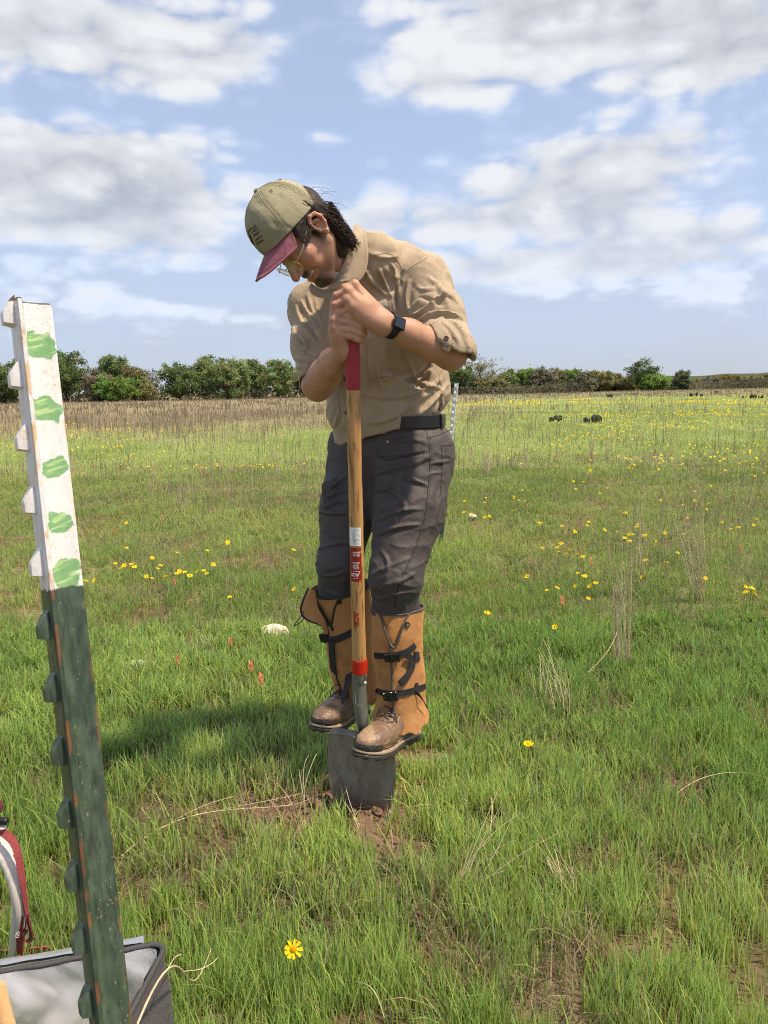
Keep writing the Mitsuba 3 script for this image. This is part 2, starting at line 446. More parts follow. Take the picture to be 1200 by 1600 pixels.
G = []
for n, d0, d1, pw, seg, w0, hh in ((370000, 0.75, 4.0, 1.15, 3, 0.0033, 0.098), (265000, 4.0, 12.0, 1.55, 2, 0.0052, 0.074), (150000, 12.0, 40.0, 1.75, 2, 0.007, 0.10)):
    x, y = wedge(n, d0, d1, pw)
    p = np.stack([x * 2.3, y * 2.3, 0 * x], 1)
    cl = meshkit.fbm(p, 4, 12); big = meshkit.fbm(p * 0.22, 2, 14)
    clump = meshkit.noise(np.stack([x * 11, y * 11, 0 * x], 1), 5)
    keep = rg.random(n) < np.clip((cl - 0.28) * 5, 0.34, 1) * (np.clip((clump - 0.22) * 2.6, 0.10, 1) * np.clip((6.5 - y) / 4, 0, 1) + (0.55 + 0.45 * clump) * (1 - np.clip((6.5 - y) / 4, 0, 1)))
    keep &= rg.random(n) > dirt_mask(x, y) * 1.25
    if d0 > 3:
        keep &= rg.random(n) > dryness_np(x, y) * 0.75
    x, y, cl, big, clump = x[keep], y[keep], cl[keep], big[keep], clump[keep]; n = len(x)
    col = green_tones(x, y, n)
    h = hh * (0.45 + 0.75 * rg.random(n)) * (0.74 + 0.55 * np.clip((big - 0.25) * 1.8, 0, 1)) * (0.75 + 0.5 * clump) * (np.clip(1 - (y - 2.2) * 0.135, 0.76, 1) if d0 < 3 else 1.0)
    w = w0 * (0.6 + 0.7 * rg.random(n)) * np.maximum(1, y / (d0 * 1.6))
    col = col * (1.0 + 0.13 * np.clip((6.5 - y) / 3.8, 0, 1))[:, None] * np.array([1.0, 1.01, 0.97])
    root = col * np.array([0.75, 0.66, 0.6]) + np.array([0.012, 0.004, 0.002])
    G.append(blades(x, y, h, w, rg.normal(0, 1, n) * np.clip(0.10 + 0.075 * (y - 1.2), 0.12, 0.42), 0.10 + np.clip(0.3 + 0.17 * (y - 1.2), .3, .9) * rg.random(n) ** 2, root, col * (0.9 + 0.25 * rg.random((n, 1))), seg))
# lush tufts: blades fanning out of one spot
TUFT = []
for k in range(520):
    (tx,), (ty,) = wedge(1, 0.95, 6.5, 1.3)
    if dirt_mask(np.array([tx]), np.array([ty]))[0] > 0.35: continue
    m = int(rg.integers(16, 46)); r = 0.03 + 0.05 * rg.random()
    x, y = tx + rg.normal(0, r, m), ty + rg.normal(0, r, m)
    TUFT.append((x, y))
x = np.concatenate([a for a, b in TUFT]); y = np.concatenate([b for a, b in TUFT]); n = len(x)
col = green_tones(x, y, n) * 1.15
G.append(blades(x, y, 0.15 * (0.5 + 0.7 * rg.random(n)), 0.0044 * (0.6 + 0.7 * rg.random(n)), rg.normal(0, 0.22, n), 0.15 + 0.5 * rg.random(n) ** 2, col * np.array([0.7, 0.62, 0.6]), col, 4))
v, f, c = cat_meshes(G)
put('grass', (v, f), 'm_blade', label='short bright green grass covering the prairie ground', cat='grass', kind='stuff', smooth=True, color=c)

# ------------------------------------------------------------------ dead grass lying in the sward, standing stalks of last year, low broad leaves
G = []
x, y = wedge(112000, 0.8, 14.0, 1.5); n = len(x)
k = meshkit.fbm(np.stack([x * 2.6, y * 2.6, 0 * x], 1), 3, 44); dm = dirt_mask(x, y)
keep = rg.random(n) < np.clip((k - 0.45) * 5, 0.16, 1) * (1 - 0.6 * dm) * np.clip(0.55 + 0.10 * y, 0, 1); x, y = x[keep], y[keep]; n = len(x)
tone = np.array([0.40, 0.33, 0.225]) * (0.35 + 0.95 * rg.random((n, 1)))
G.append(blades(x, y, 0.06 + 0.10 * rg.random(n), 0.0026 * (0.6 + rg.random(n)) * np.maximum(1, y / 5), 0.75 * rg.choice([-1, 1], n) + rg.normal(0, .2, n), rg.normal(0, 0.5, n), tone, tone * 0.9, 3))
for nn, d0, d1, pw, ww in ((8500, 4.5, 14, 1.0, 0.0028), (42000, 11, 45, 1.2, 0.009), (42000, 40, 158, 1.35, 0.035)):
    x, y = wedge(nn, d0, d1, pw, half=0.6, near=0.3)
    d = dryness_np(x, y); cl = meshkit.fbm(np.stack([x * 0.55, y * 0.33, 0 * x], 1), 3, 50)
    keep = rg.random(nn) < (np.clip(d + 0.16, 0, 1) * np.clip((cl - 0.40) * 5, 0.04, 1) if d0 > 8 else np.clip((cl - 0.52) * 5, 0.0, 1)); x, y = x[keep], y[keep]; n = len(x)
    tone = np.array([0.42, 0.35, 0.24] if d0 < 40 else [0.33, 0.275, 0.19]) * (0.6 + 0.6 * rg.random((n, 1)))
    tone = np.where(rg.random((n, 1)) < 0.25, tone * np.array([0.8, 0.72, 0.68]), tone)
    G.append(blades(x, y, (0.28 + 0.34 * rg.random(n)) * (1 if d0 < 40 else 0.8), ww * np.maximum(1, y / d0) ** 0.9 * (0.5 + 0.7 * rg.random(n)), rg.normal(0, 0.12, n), rg.normal(0, 0.15, n), tone, tone * 1.05, 2))
v, f, c = cat_meshes(G)
put('dry_grass', (v, f), 'm_blade', label='dead straw coloured grass stalks standing and lying in the field', cat='dry grass', kind='stuff', smooth=True, color=c)

G = []
x, y = wedge(5200, 1.2, 11.0, 1.4)
keep = (meshkit.fbm(np.stack([x * 1.5, y * 1.5, 0 * x], 1), 3, 70) > 0.53) & (dirt_mask(x, y) < 0.2); x, y = x[keep], y[keep]
x = np.repeat(x, 7) + rg.normal(0, .012, len(x) * 7); y = np.repeat(y, 7) + rg.normal(0, .012, len(y) * 7); n = len(x)
tone = np.array([0.095, 0.155, 0.055]) * (0.7 + 0.6 * rg.random((n, 1)))
G.append(blades(x, y, 0.035 + 0.04 * rg.random(n), 0.009 * (0.6 + 0.7 * rg.random(n)), 0.6 + 0.5 * rg.random(n), 0.5 * rg.random(n), tone, tone, 3))
v, f, c = cat_meshes(G)
put('low_weeds', (v, f), 'm_blade', label='small broad leaved weeds low in the grass', cat='weeds', kind='stuff', smooth=True, color=c)

# clods of turned soil round the hole
mat('m_clod', lambda p, n, uv: mikit.mix((0.095, 0.064, 0.043), (0.225, 0.152, 0.102), mikit.fbm(p.x * 70, p.y * 70, p.z * 70, 3)), rough=0.97, specular=0.1)
L = []
for k in range(300):
    a, r = rg.random() * 6.283, abs(rg.normal(0, 1))
    cx, cy = SHOVEL[0] - 0.05 + 0.20 * r * math.cos(a), SHOVEL[1] - 0.03 + 0.085 * r * math.sin(a)
    s = 0.0025 + 0.0105 * rg.random() ** 3
    m = trimesh.creation.icosphere(2, s); v = np.array(m.vertices) * (0.45 + 1.1 * meshkit.noise(np.array(m.vertices) / s * 1.9 + k * 3.1, 1))[:, None]
    L.append((v + [cx, cy, float(gz(cx, cy)) + s * 0.3], np.array(m.faces)))
put('soil_clods', join(L), 'm_clod', label='loose reddish brown soil crumbs round the shovel blade', cat='soil', kind='stuff', smooth=60)

# ------------------------------------------------------------------ flowers
scene['m_petal'] = {'type': 'principledthin', 'base_color': VC, 'roughness': 0.6, 'diff_trans': 0.5, 'spec_trans': 0.0, 'eta': 1.3}


def flower_head(npet, R, cup, seed, notch=True):
    r = np.random.default_rng(seed); V, F, C, n = [], [], [], 0
    for k in range(npet):
        a = 2 * np.pi * (k + 0.25 * r.normal() * 0.5) / npet; L = R * (0.88 + 0.2 * r.random()); wd = R * 0.36 * (0.85 + 0.3 * r.random()); dz = cup * (0.6 + 0.8 * r.random())
        u, s = np.array([math.cos(a), math.sin(a), 0]), np.array([-math.sin(a), math.cos(a), 0])
        P = [(0.18, 0.35, 0), (0.5, 0.8, .35), (0.85, 1.0, .8), (1.0, .62, 1.0)]
        pts = []
        for t, ww, zz in P:
            for q in (-1, 0, 1):
                tt = t - (0.07 if notch and q == 0 and t == 1.0 else 0)
                pts.append(u * L * tt + s * wd * 0.5 * ww * q + np.array([0, 0, dz * R * zz * t - (0.06 * R if q == 0 else 0)]))
        V += pts
        for i in range(3):
            for j in range(2):
                a0 = n + i * 3 + j; F += [[a0, a0 + 1, a0 + 4], [a0, a0 + 4, a0 + 3]]
        C += [np.array([0.90, 0.60, 0.012]) if p[0] < 0.3 else np.array([0.93, 0.70, 0.02]) for p in P for _ in range(3)]
        n += 12
    m = trimesh.creation.icosphere(2, 1.0); v = np.array(m.vertices) * [R * 0.3, R * 0.3, R * 0.16]; v[:, 2] += R * 0.05
    v += 0.03 * R * (r.random((len(v), 1)) - 0.5)
    V += list(v); F += (np.array(m.faces) + n).tolist(); C += [np.array([0.72, 0.36, 0.01]) * (0.8 + 0.4 * r.random()) for _ in v]
    return np.array(V), np.array(F), np.array(C)


FL = []
for s in range(3):
    v, f, c = flower_head(9, 0.021, 0.12 + 0.1 * s, 40 + s)
    R = mi.ScalarTransform4f
    tilt = np.radians([28, 48, 15][s]); M = np.array([[1, 0, 0], [0, math.cos(tilt), -math.sin(tilt)], [0, math.sin(tilt), math.cos(tilt)]])
    v = v @ M.T + [0, 0, 0.0]
    sv, sf = tube(spline([[0, 0, -0.003], [0.004, 0.006, -0.05], [-0.006, 0.01, -0.16]], 5), [0.0012, 0.0012, .0013, .0014, .0015], 4)
    FL.append(mikit.ply((np.vstack([v, sv]), np.vstack([f, sf + len(v)])), 'm_petal', smooth=True, color=np.vstack([c, np.tile([0.10, 0.17, 0.05], (len(sv), 1))])))
near7 = [(268, 560), (283, 550), (316, 546), (330, 557), (412, 515), (440, 567), (453, 550), (387, 601), (478, 602), (530, 588), (540, 577), (567, 583), (590, 598), (627, 577), (655, 577), (669, 588), (700, 546), (532, 493), (672, 480), (767, 440), (768, 452), (1077, 477), (1080, 660), (777, 700), (104, 623), (143, 619), (415, 613), (240, 541), (293, 350), (293, 470)]
near6 = [(138, 260), (250, 187), (265, 197), (277, 158), (290, 200), (245, 235), (60, 240), (340, 280), (343, 291), (428, 292), (475, 314), (523, 292), (528, 277), (587, 307), (633, 315), (662, 337), (680, 322), (695, 325), (707, 295), (706, 310), (681, 350), (737, 327), (783, 349), (714, 378), (740, 420), (728, 483), (820, 430), (861, 393), (812, 318), (884, 324), (925, 163), (897, 262), (353, 376), (425, 358), (412, 371), (418, 390), (446, 397), (456, 382), (487, 397), (505, 407), (298, 480), (372, 535), (410, 524), (478, 517), (488, 470), (512, 480), (533, 517), (553, 508), (526, 564), (402, 670), (147, 621), (963, 488), (1116, 520), (1140, 528), (1117, 540), (1150, 546), (1062, 305), (1088, 297), (1147, 288), (1088, 262), (970, 230), (925, 197), (953, 215), (980, 207), (880, 215), (765, 193), (778, 215), (800, 195), (643, 237), (657, 243), (668, 243), (603, 190), (570, 170), (600, 148), (480, 155), (470, 125)]
spots = [(100 + a / 3, 700 + b / 3) for a, b in near7] + [(700 + a / 2.4, 700 + b / 2.4) for a, b in near6]
pts = [pz(a, b, 0.14) for a, b in spots]
while len(pts) < 297:
    D = 6.0 + 9.5 * rg.random() ** 0.8; u = rg.random(); xx = (0.06 + 0.46 * u ** 0.8) * D
    if rg.random() < 0.22: xx = -(0.05 + 0.34 * rg.random()) * D; D = max(D, 12.0)
    cl = meshkit.fbm(np.array([[xx * 0.8, D * 0.5, 0.0]]), 3, 77)[0]
    if rg.random() < np.clip((cl - 0.45) * 6, 0.03, 1):
        pts.append(np.array([xx, D, 0.10 + 0.06 * rg.random()]))
one_off = {(293, 350): 'small yellow wildflower alone at far left, between white post and person', (1077, 477): 'single yellow wildflower left of the dark trousers at thigh height', (1080, 660): 'single yellow wildflower left of the top of the far gaiter',
           (777, 700): 'lone yellow wildflower below the left cluster', (767, 440): 'upper of two touching yellow wildflowers at the right of the left cluster', (768, 452): 'lower of two touching yellow wildflowers at the right of the left cluster', (700, 546): 'yellow wildflower at the right end of the left cluster',
           (104, 623): 'yellow wildflower touching the edge of the post', (143, 619): 'yellow wildflower second from the post', (402, 670): 'lone yellow wildflower left of the tall narrow dry bunch, lowest of its neighbours', (147, 621): 'lone yellow wildflower nearest the near gaiter on its right',
           (298, 480): 'lone yellow wildflower in bright grass right of the knees', (372, 535): 'yellow wildflower at the lower left of the cluster by the dry bunch', (963, 488): 'yellow wildflower at the foot of the tall spreading dry bunch', (138, 260): 'yellow wildflower just right of the thigh, by the white stone',
           (1116, 520): 'upper left flower of the bright yellow foursome at the right edge', (1140, 528): 'upper right flower of the bright yellow foursome at the right edge', (1117, 540): 'lower left flower of the bright yellow foursome at the right edge', (1150, 546): 'lower right flower of the bright yellow foursome at the right edge',
           (728, 483): 'lone yellow wildflower right of the tall narrow dry bunch'}
flat = near7 + near6
for i, p in enumerate(pts):
    key = numbered('yellow_wildflower'); sc = 0.66 + 0.3 * rg.random() if i < 106 else 0.62 + 0.35 * rg.random()
    scene[key] = {**FL[i % 3], 'to_world': T().translate(p.tolist()).rotate([0, 0, 1], float(rg.random() * 360) if i % 3 == 2 else float(rg.normal(0, 50))).scale(float(sc))}
    left = p[0] < -0.02 * p[1] - 0.1
    D_ = float(p[1]); r_ = float(p[0] / p[1])
    if i < len(flat) and flat[i] in one_off:
        tag(key, one_off[flat[i]], 'flower')
    elif i < 30:
        tag(key, 'yellow wildflower in the loose cluster left of the person, behind the white post', 'flower', 'yellow wildflowers of the left cluster')
    else:
        zone = ('left of the person' if left else 'right of the person, close behind him' if r_ < .16 else 'in the middle of the right field' if r_ < .32 else 'towards the right edge')
        how = 'nearer' if D_ < 5.5 else 'half distant' if D_ < 9 else 'distant'
        tag(key, f'{how} yellow wildflower {zone}', 'flower', f'{how} yellow wildflowers {zone}')
# the flower nearest the camera and the one by the right edge of the hole, with their parts
mat('m_stem', (0.09, 0.16, 0.04), rough=0.7)
for (a, b, z, label, tl, sc) in ((458, 1483, 0.15, 'large open yellow wildflower alone in the foremost grass', 62, 0.9), (825, 1162, 0.13, 'small yellow wildflower seen from its side, right of the boots', 12, 0.75)):
    t = thing('yellow_wildflower', label, 'flower'); c0 = pz(a, b, z)
    tt = np.radians(tl); M = np.array([[1, 0, 0], [0, math.cos(tt), -math.sin(tt)], [0, math.sin(tt), math.cos(tt)]])
    v, f, c = flower_head(9, 0.022 * sc, 0.08, 91); np_ = 9 * 12
    for k in range(9):
        put('petal', (v[k * 12:(k + 1) * 12] @ M.T + c0, f[k * 12:(k + 1) * 12] - k * 12), 'm_petal', t, smooth=True, color=c[k * 12:(k + 1) * 12])
    put('flower_centre', (v[np_:] @ M.T + c0, f[9 * 12:] - np_), 'm_petal', t, smooth=True, color=c[np_:])
    st = spline([c0 + [0, 0.004, 0], c0 + [0.006, 0.014, -0.05], c0 + [0.012, 0.02, -z - 0.01]], 8)
    put('stem', tube(st, 0.0014, 5), 'm_stem', t, smooth=True)
# orange-red paintbrush flowers
PB = []
for s in range(2):
    r = np.random.default_rng(60 + s); V, F, C, n = [], [], [], 0
    for k in range(16):
        a = k * 2.4; zz = -0.045 + 0.05 * k / 16; u = np.array([math.cos(a), math.sin(a), 0]); sd = np.array([-u[1], u[0], 0]); L = 0.016 * (1 - 0.35 * k / 16)
        V += [[0, 0, zz], u * L * .6 + sd * .005 + [0, 0, zz + .009], u * L * .6 - sd * .005 + [0, 0, zz + .009], u * L + [0, 0, zz + .020]]
        F += [[n, n + 1, n + 2], [n + 1, n + 3, n + 2]]; n += 4
        cc = np.array([0.80, 0.22, 0.11]) if r.random() < .6 else np.array([0.84, 0.42, 0.28]); C += [cc * 0.5 + np.array([.05, .08, .02]), cc, cc, cc]
    sv, sf = tube([[0, 0, -0.16], [0.004, 0, -0.08], [0, 0, -0.03]], .0016, 4)
    PB.append(mikit.ply((np.vstack([V, sv]), np.vstack([F, sf + n])), 'm_petal', smooth=True, color=np.vstack([C, np.tile([.10, .15, .05], (len(sv), 1))])))
for i, (a, b) in enumerate([(277, 1027), (360, 999), (392, 1037), (408, 1058), (290, 855), (273, 907), (178, 826), (254, 807), (260, 767), (315, 728), (318, 735), (434, 781), (420, 723), (252, 742), (186, 732), (148, 725), (363, 735), (368, 753), (924, 875), (879, 935), (1157, 853), (1044, 777)]):
    p = pz(a, b, 0.12); key = numbered('orange_wildflower')
    scene[key] = {**PB[i % 2], 'to_world': T().translate(p.tolist()).rotate([0, 0, 1], float(i * 77)).scale(0.75 + 0.1 * (i % 4))}
    if i == 0: tag(key, 'brightest orange red wildflower, alone in grass right of the dark post', 'flower')
    elif i < 4: tag(key, 'orange red wildflower in the grass left of the gaiters', 'flower', 'orange wildflowers left of the gaiters')
    elif i < 18: tag(key, 'small orange red wildflower in the field behind the white post', 'flower', 'orange wildflowers far left')
    else: tag(key, 'small orange wildflower in the field right of the person', 'flower', 'orange wildflowers right of the person')
# the many that lie farther off
V, F, C = [], [], []
x, y = wedge(26000, 10, 75, 0.75, half=0.55, near=0.2)
cl = meshkit.fbm(np.stack([x * 0.22, y * 0.13, 0 * x], 1), 3, 88); fine = meshkit.fbm(np.stack([x * 1.1, y * 0.6, 0 * x], 1), 2, 89)
reg = np.where(x > 0.02 * y, np.clip((y - 9) / 8, 0, 1) * np.clip((78 - y) / 25, 0, 1), np.clip((y - 14) / 4, 0, 1) * np.clip((44 - y) / 12, 0, 1) * 0.9)
reg = reg * np.clip(1 - np.clip(-x / y - 0.42, 0, 1) * 8, 0.1, 1)
keep = rg.random(len(x)) < reg * np.clip((cl - 0.43) * 5, 0.03, 1) * np.clip((fine - 0.40) * 4, 0.1, 1); x, y = x[keep], y[keep]; n = len(x)
a = np.arange(6) * np.pi / 3; R = (0.017 + 0.008 * rg.random(n)) * np.maximum(1, y / 26)
ring = np.stack([np.cos(a), np.sin(a), 0 * a], 1)
tl = np.radians(25 + 35 * rg.random(n)); yw = rg.normal(0, 0.9, n)
P = ring[None] * R[:, None, None]
P = np.stack([P[..., 0], P[..., 1] * np.cos(tl)[:, None], P[..., 1] * np.sin(tl)[:, None]], -1)
P = np.stack([P[..., 0] * np.cos(yw)[:, None] - P[..., 1] * np.sin(yw)[:, None], P[..., 0] * np.sin(yw)[:, None] + P[..., 1] * np.cos(yw)[:, None], P[..., 2]], -1)
c0 = np.stack([x, y, gz(x, y) + 0.10 + 0.06 * rg.random(n)], 1)
V = (np.concatenate([c0[:, None], c0[:, None] + P], 1)).reshape(-1, 3)
F = (np.array([[0, 1 + k, 1 + (k + 1) % 6] for k in range(6)])[None] + (np.arange(n) * 7)[:, None, None]).reshape(-1, 3)
C = np.repeat(np.array([0.80, 0.62, 0.03]) * (0.75 + 0.3 * rg.random((n, 1))), 7, 0)
put('far_wildflowers', (V, F), 'm_petal', label='drifts of yellow wildflowers farther off in the field', cat='flowers', kind='stuff', smooth=True, color=C)
# ------------------------------------------------------------------ single dry plants and fallen stalks that stand out
rs = np.random.default_rng(23)
mat('m_straw', VC, rough=0.75)


def straw_tuft(c, n, h, spread, lean=(0, 0), tone=(0.56, 0.46, 0.30), r0=0.0019, base=0.02):
    L, C = [], []
    for k in range(n):
        a = rs.random() * 6.283; hh = h * (0.35 + 0.7 * rs.random()); o = np.array([math.cos(a), math.sin(a)]) * spread * hh * rs.random() ** .7 + np.array(lean) * hh
        b = c + np.array([rs.normal(0, base), rs.normal(0, base), -0.005])
        kink = np.array([rs.normal(0, .04), rs.normal(0, .04), 0]) * hh
        v, f = tube(spline([b, b + np.array([o[0] * .3, o[1] * .3, hh * .4]) + kink, b + np.array([*o, hh * (1 - .3 * np.hypot(*o) / max(hh, .01) * .5)])], 7), np.linspace(1, .35, 7) * r0 * (.7 + .7 * rs.random()), 4, cap=False)
        L.append((v, f)); C.append(np.tile(np.array(tone) * (0.65 + 0.6 * rs.random()), (len(v), 1)))
    v, f = join(L); return v, f, np.vstack(C)


def add_tuft(a, b, n, h, spread, label, lean=(0, 0), group=None, **k):
    c = pz(a, b); c[2] = float(gz(c[0], c[1])); v, f, col = straw_tuft(c, n, h, spread, lean, **k)
    put('dry_grass_tuft', (v, f), 'm_straw', label=label, cat='dry grass', group=group, smooth=True, color=col)


add_tuft(972, 1052, 26, 0.70, 0.10, 'tall narrow bunch of dry straw stalks right of the gaiters')
add_tuft(1092, 940, 30, 0.85, 0.28, 'tall spreading dry grass bunch near the right edge', lean=(-0.12, 0))
add_tuft(872, 1120, 24, 0.34, 0.5, 'short tangled dry tuft in grass right of the right hand boot', base=0.04)
add_tuft(1160, 760 + 60, 12, 0.65, 0.35, 'sparse dry stalks leaning left at the far right edge', lean=(0.15, 0))
add_tuft(1000, 905, 14, 0.62, 0.12, 'thin upright dry stalks among yellow flowers behind the tall narrow bunch')
for a, b, m, hh, lab in ((115, 740, 10, .5, 'pale upright dry tuft just right of the white post'), (240, 770, 10, .5, 'thin pale dry tuft above the left yellow cluster'), (290, 800, 9, .6, 'thin dry tuft nearest above the left yellow cluster'), (345, 735, 12, .5, 'pale dry tuft midway between white post and person'), (430, 720, 10, .5, 'pale dry tuft left of the bent elbow on the left'),
                         (760, 745, 26, .62, 'dense pale dry tuft right behind the hip, nearer of two'), (735, 720, 16, .6, 'pale dry tuft right behind the hip, farther of two'), (820, 735, 18, .55, 'pale upright dry tuft in the field below the olive bushes'), (870, 722, 14, .55, 'pale dry tuft below the left dark cactus clump'), (925, 725, 26, .6, 'dense pale dry tuft straight below the largest cactus clump'),
                         (948, 720, 20, .55, 'pale dry tuft right next to the dense one below the largest cactus clump'), (1015, 735, 12, .5, 'thin pale dry tuft in the right field below the tallest right hand tree')):
    add_tuft(a, b, m, hh, 0.16, lab, r0=0.0022)
add_tuft(898, 1412, 20, 0.17, 0.75, 'small clump of broken pale straw low in the right foreground grass', lean=(-0.35, 0.25), base=0.014, r0=.0016, tone=(.5, .4, .26))
add_tuft(715, 1400, 16, 0.26, 0.7, 'wispy dry seed head leaning right in the foreground grass', lean=(0.42, 0.25), base=0.012, r0=.0012)
add_tuft(255, 1195, 34, 0.15, 0.9, 'matted grey dead grass in the shadow left of the shovel', base=0.09, tone=(.36, .30, .21))
add_tuft(440, 1255, 40, 0.13, 1.0, 'matted dead grass on the bare soil left of the blade', base=0.075, tone=(.34, .26, .17))
add_tuft(325, 1025, 22, 0.14, 0.9, 'bleached dry tuft left of the far gaiter', base=.012, tone=(.45, .38, .27))


def fallen(pts, label, r=0.0022, lift=0.03, tone=(0.52, 0.42, 0.27), split=True):
    w = [pz(a, b, z) for a, b, z in pts]
    p = spline(w, 22); L = [tube(p, np.linspace(1, .4, 22) * r, 5)]
    if split:
        q = p[10:18] + np.linspace(0, 1, 8)[:, None] * np.array([0.035, 0.03, 0.02]); L.append(tube(q, .0009, 4))
        q = p[5:13] + np.linspace(0, 1, 8)[:, None] * np.array([-0.015, 0.02, 0.03]); L.append(tube(q, .0009, 4))
    v, f = join(L); put('fallen_stalk', (v, f), 'm_straw', label=label, cat='dry stalk', smooth=True, color=np.tile(np.array(tone), (len(v), 1)) * (.75 + .5 * meshkit.noise(v * 60, 3))[:, None])


fallen([(190, 1338, .02), (240, 1300, .05), (300, 1275, .06), (390, 1263, .05), (452, 1258, .05), (490, 1243, .03)], 'long fallen straw stalk between the dark post and the shovel blade')
fallen([(215, 1600, .33), (240, 1545, .35), (275, 1510, .30), (330, 1482, .12)], 'bent straw stalk crossing in front of the grey bag', r=.0020)
fallen([(473, 1295, .0), (476, 1250, .08), (474, 1215, .13), (483, 1180, .16)], 'thin upright twig at the left edge of the shovel blade', r=.0014, tone=(.45, .38, .3))
fallen([(560, 1295, .02), (548, 1268, .06), (535, 1250, .08)], 'short straw leaning on the soil in front of the blade', r=.0020, split=False)
fallen([(562, 1290, .02), (548, 1258, .08), (540, 1228, .12)], 'longer of the two straws leaning in front of the blade', r=.0016, split=False, tone=(.55, .45, .33))
fallen([(640, 1270, .02), (655, 1258, .06), (672, 1257, .06), (690, 1277, .02)], 'arched dry straw right of the shovel blade', r=.0014, split=False)
fallen([(855, 1345, .10), (870, 1375, .05), (885, 1400, .02)], 'broken pale straw lying above the small clump in the right foreground', r=.0024)
fallen([(1048, 1250, .03), (1100, 1215, .08), (1160, 1207, .08), (1195, 1215, .05)], 'arched dry stalk in the grass at the right edge', r=.0014, split=False)
fallen([(765, 1245, .02), (768, 1280, .06), (762, 1330, .02)], 'pale straw standing alone in the grass right of the shovel', r=.0020, split=False)
fallen([(600, 1590, .04), (585, 1550, .08), (562, 1535, .06), (520, 1525, .04)], 'loop of thin dry straw at the bottom edge of the field', r=.0013, split=False)
fallen([(170, 1170, .04), (182, 1150, .12), (190, 1138, .14)], 'short pale blade of straw right beside the dark post', r=.0020, split=False, tone=(.6, .52, .36))
fallen([(905, 1060, .05), (930, 1040, .1), (965, 985, .2), (985, 870, .5)], 'single tall bent stalk near the tall narrow dry bunch', r=.0014, split=False)

# pale stones in the grass
mat('m_stone', lambda p, n, uv: mikit.mix((0.42, 0.38, 0.29), (0.66, 0.62, 0.52), mikit.fbm(p.x * 30, p.y * 30, p.z * 30, 4)), rough=0.9)
for a, b, s, label in ((430, 990, (.075, .045, .050), 'pale limestone lump in the grass left of the far gaiter'), (217, 1043, (.085, .04, .035), 'flat pale stone half buried right of the dark post'), (738, 807, (.040, .03, .024), 'small white stone in the grass right of the thigh')):
    c = pz(a, b, 0.035); m = trimesh.creation.icosphere(3, 1.0); v = np.array(m.vertices); v = v * (0.72 + 0.55 * meshkit.fbm(v * 1.7 + a, 3, 2))[:, None] * np.array(s)
    put('stone', (v + c, np.array(m.faces)), 'm_stone', label=label, cat='stone', smooth=40)

# prickly pear clumps in the far right field: many dark upright pads
mat('m_cactus', lambda p, n, uv: mikit.mix((0.030, 0.034, 0.018), (0.075, 0.075, 0.04), mikit.fbm(p.x * 9, p.y * 9, p.z * 9, 3)), rough=0.7)


def cactus(a, b, n, w, label):
    c = pz(a, b); t = thing('prickly_pear', label, 'cactus')
    for k in range(n):
        m = trimesh.creation.icosphere(2, 1.0); s = (0.075 + 0.05 * rs.random()) * (1 + .5 * (w > .5)); v = np.array(m.vertices) * [s * .8, s * .22, s]
        v[:, 0] *= 1 - 0.25 * (v[:, 2] < 0)
        ya, ti = rs.random() * 6.283, rs.normal(0, .45); ca, sa = math.cos(ya), math.sin(ya)
        M = np.array([[ca, -sa, 0], [sa, ca, 0], [0, 0, 1]]) @ np.array([[math.cos(ti), 0, math.sin(ti)], [0, 1, 0], [-math.sin(ti), 0, math.cos(ti)]])
        u = rs.normal(0, .5); lvl = max(0, (0.32 - 0.35 * abs(u)) * rs.random() * min(1, w * 2.2))
        put('pad', (v @ M.T + c + [u * w, rs.normal(0, w * .35), 0.09 + lvl], np.array(m.faces)), 'm_cactus', t, smooth=True)


cactus(929, 661, 24, .26, 'largest dark prickly pear clump among the yellow flowers on the right')
cactus(873, 660, 10, .26, 'low dark prickly pear clump just left of the largest one')
cactus(951, 622, 8, .6, 'tiny far prickly pear clump below the tallest right hand tree')
cactus(1174, 622, 16, .6, 'dark prickly pear clump at the far right edge of the field')
cactus(1118, 614, 8, .8, 'far prickly pear clump left of the one at the right edge')
cactus(1084, 620, 8, .6, 'low far prickly pear clump below the yellow green bushes')

# ------------------------------------------------------------------ trees beyond the field
scene['m_leaf'] = {'type': 'principledthin', 'base_color': VC, 'roughness': 0.7, 'diff_trans': 0.8, 'spec_trans': 0.0, 'eta': 1.2}
mat('m_bark', VC, rough=0.95, specular=0.1)
rt = np.random.default_rng(99)


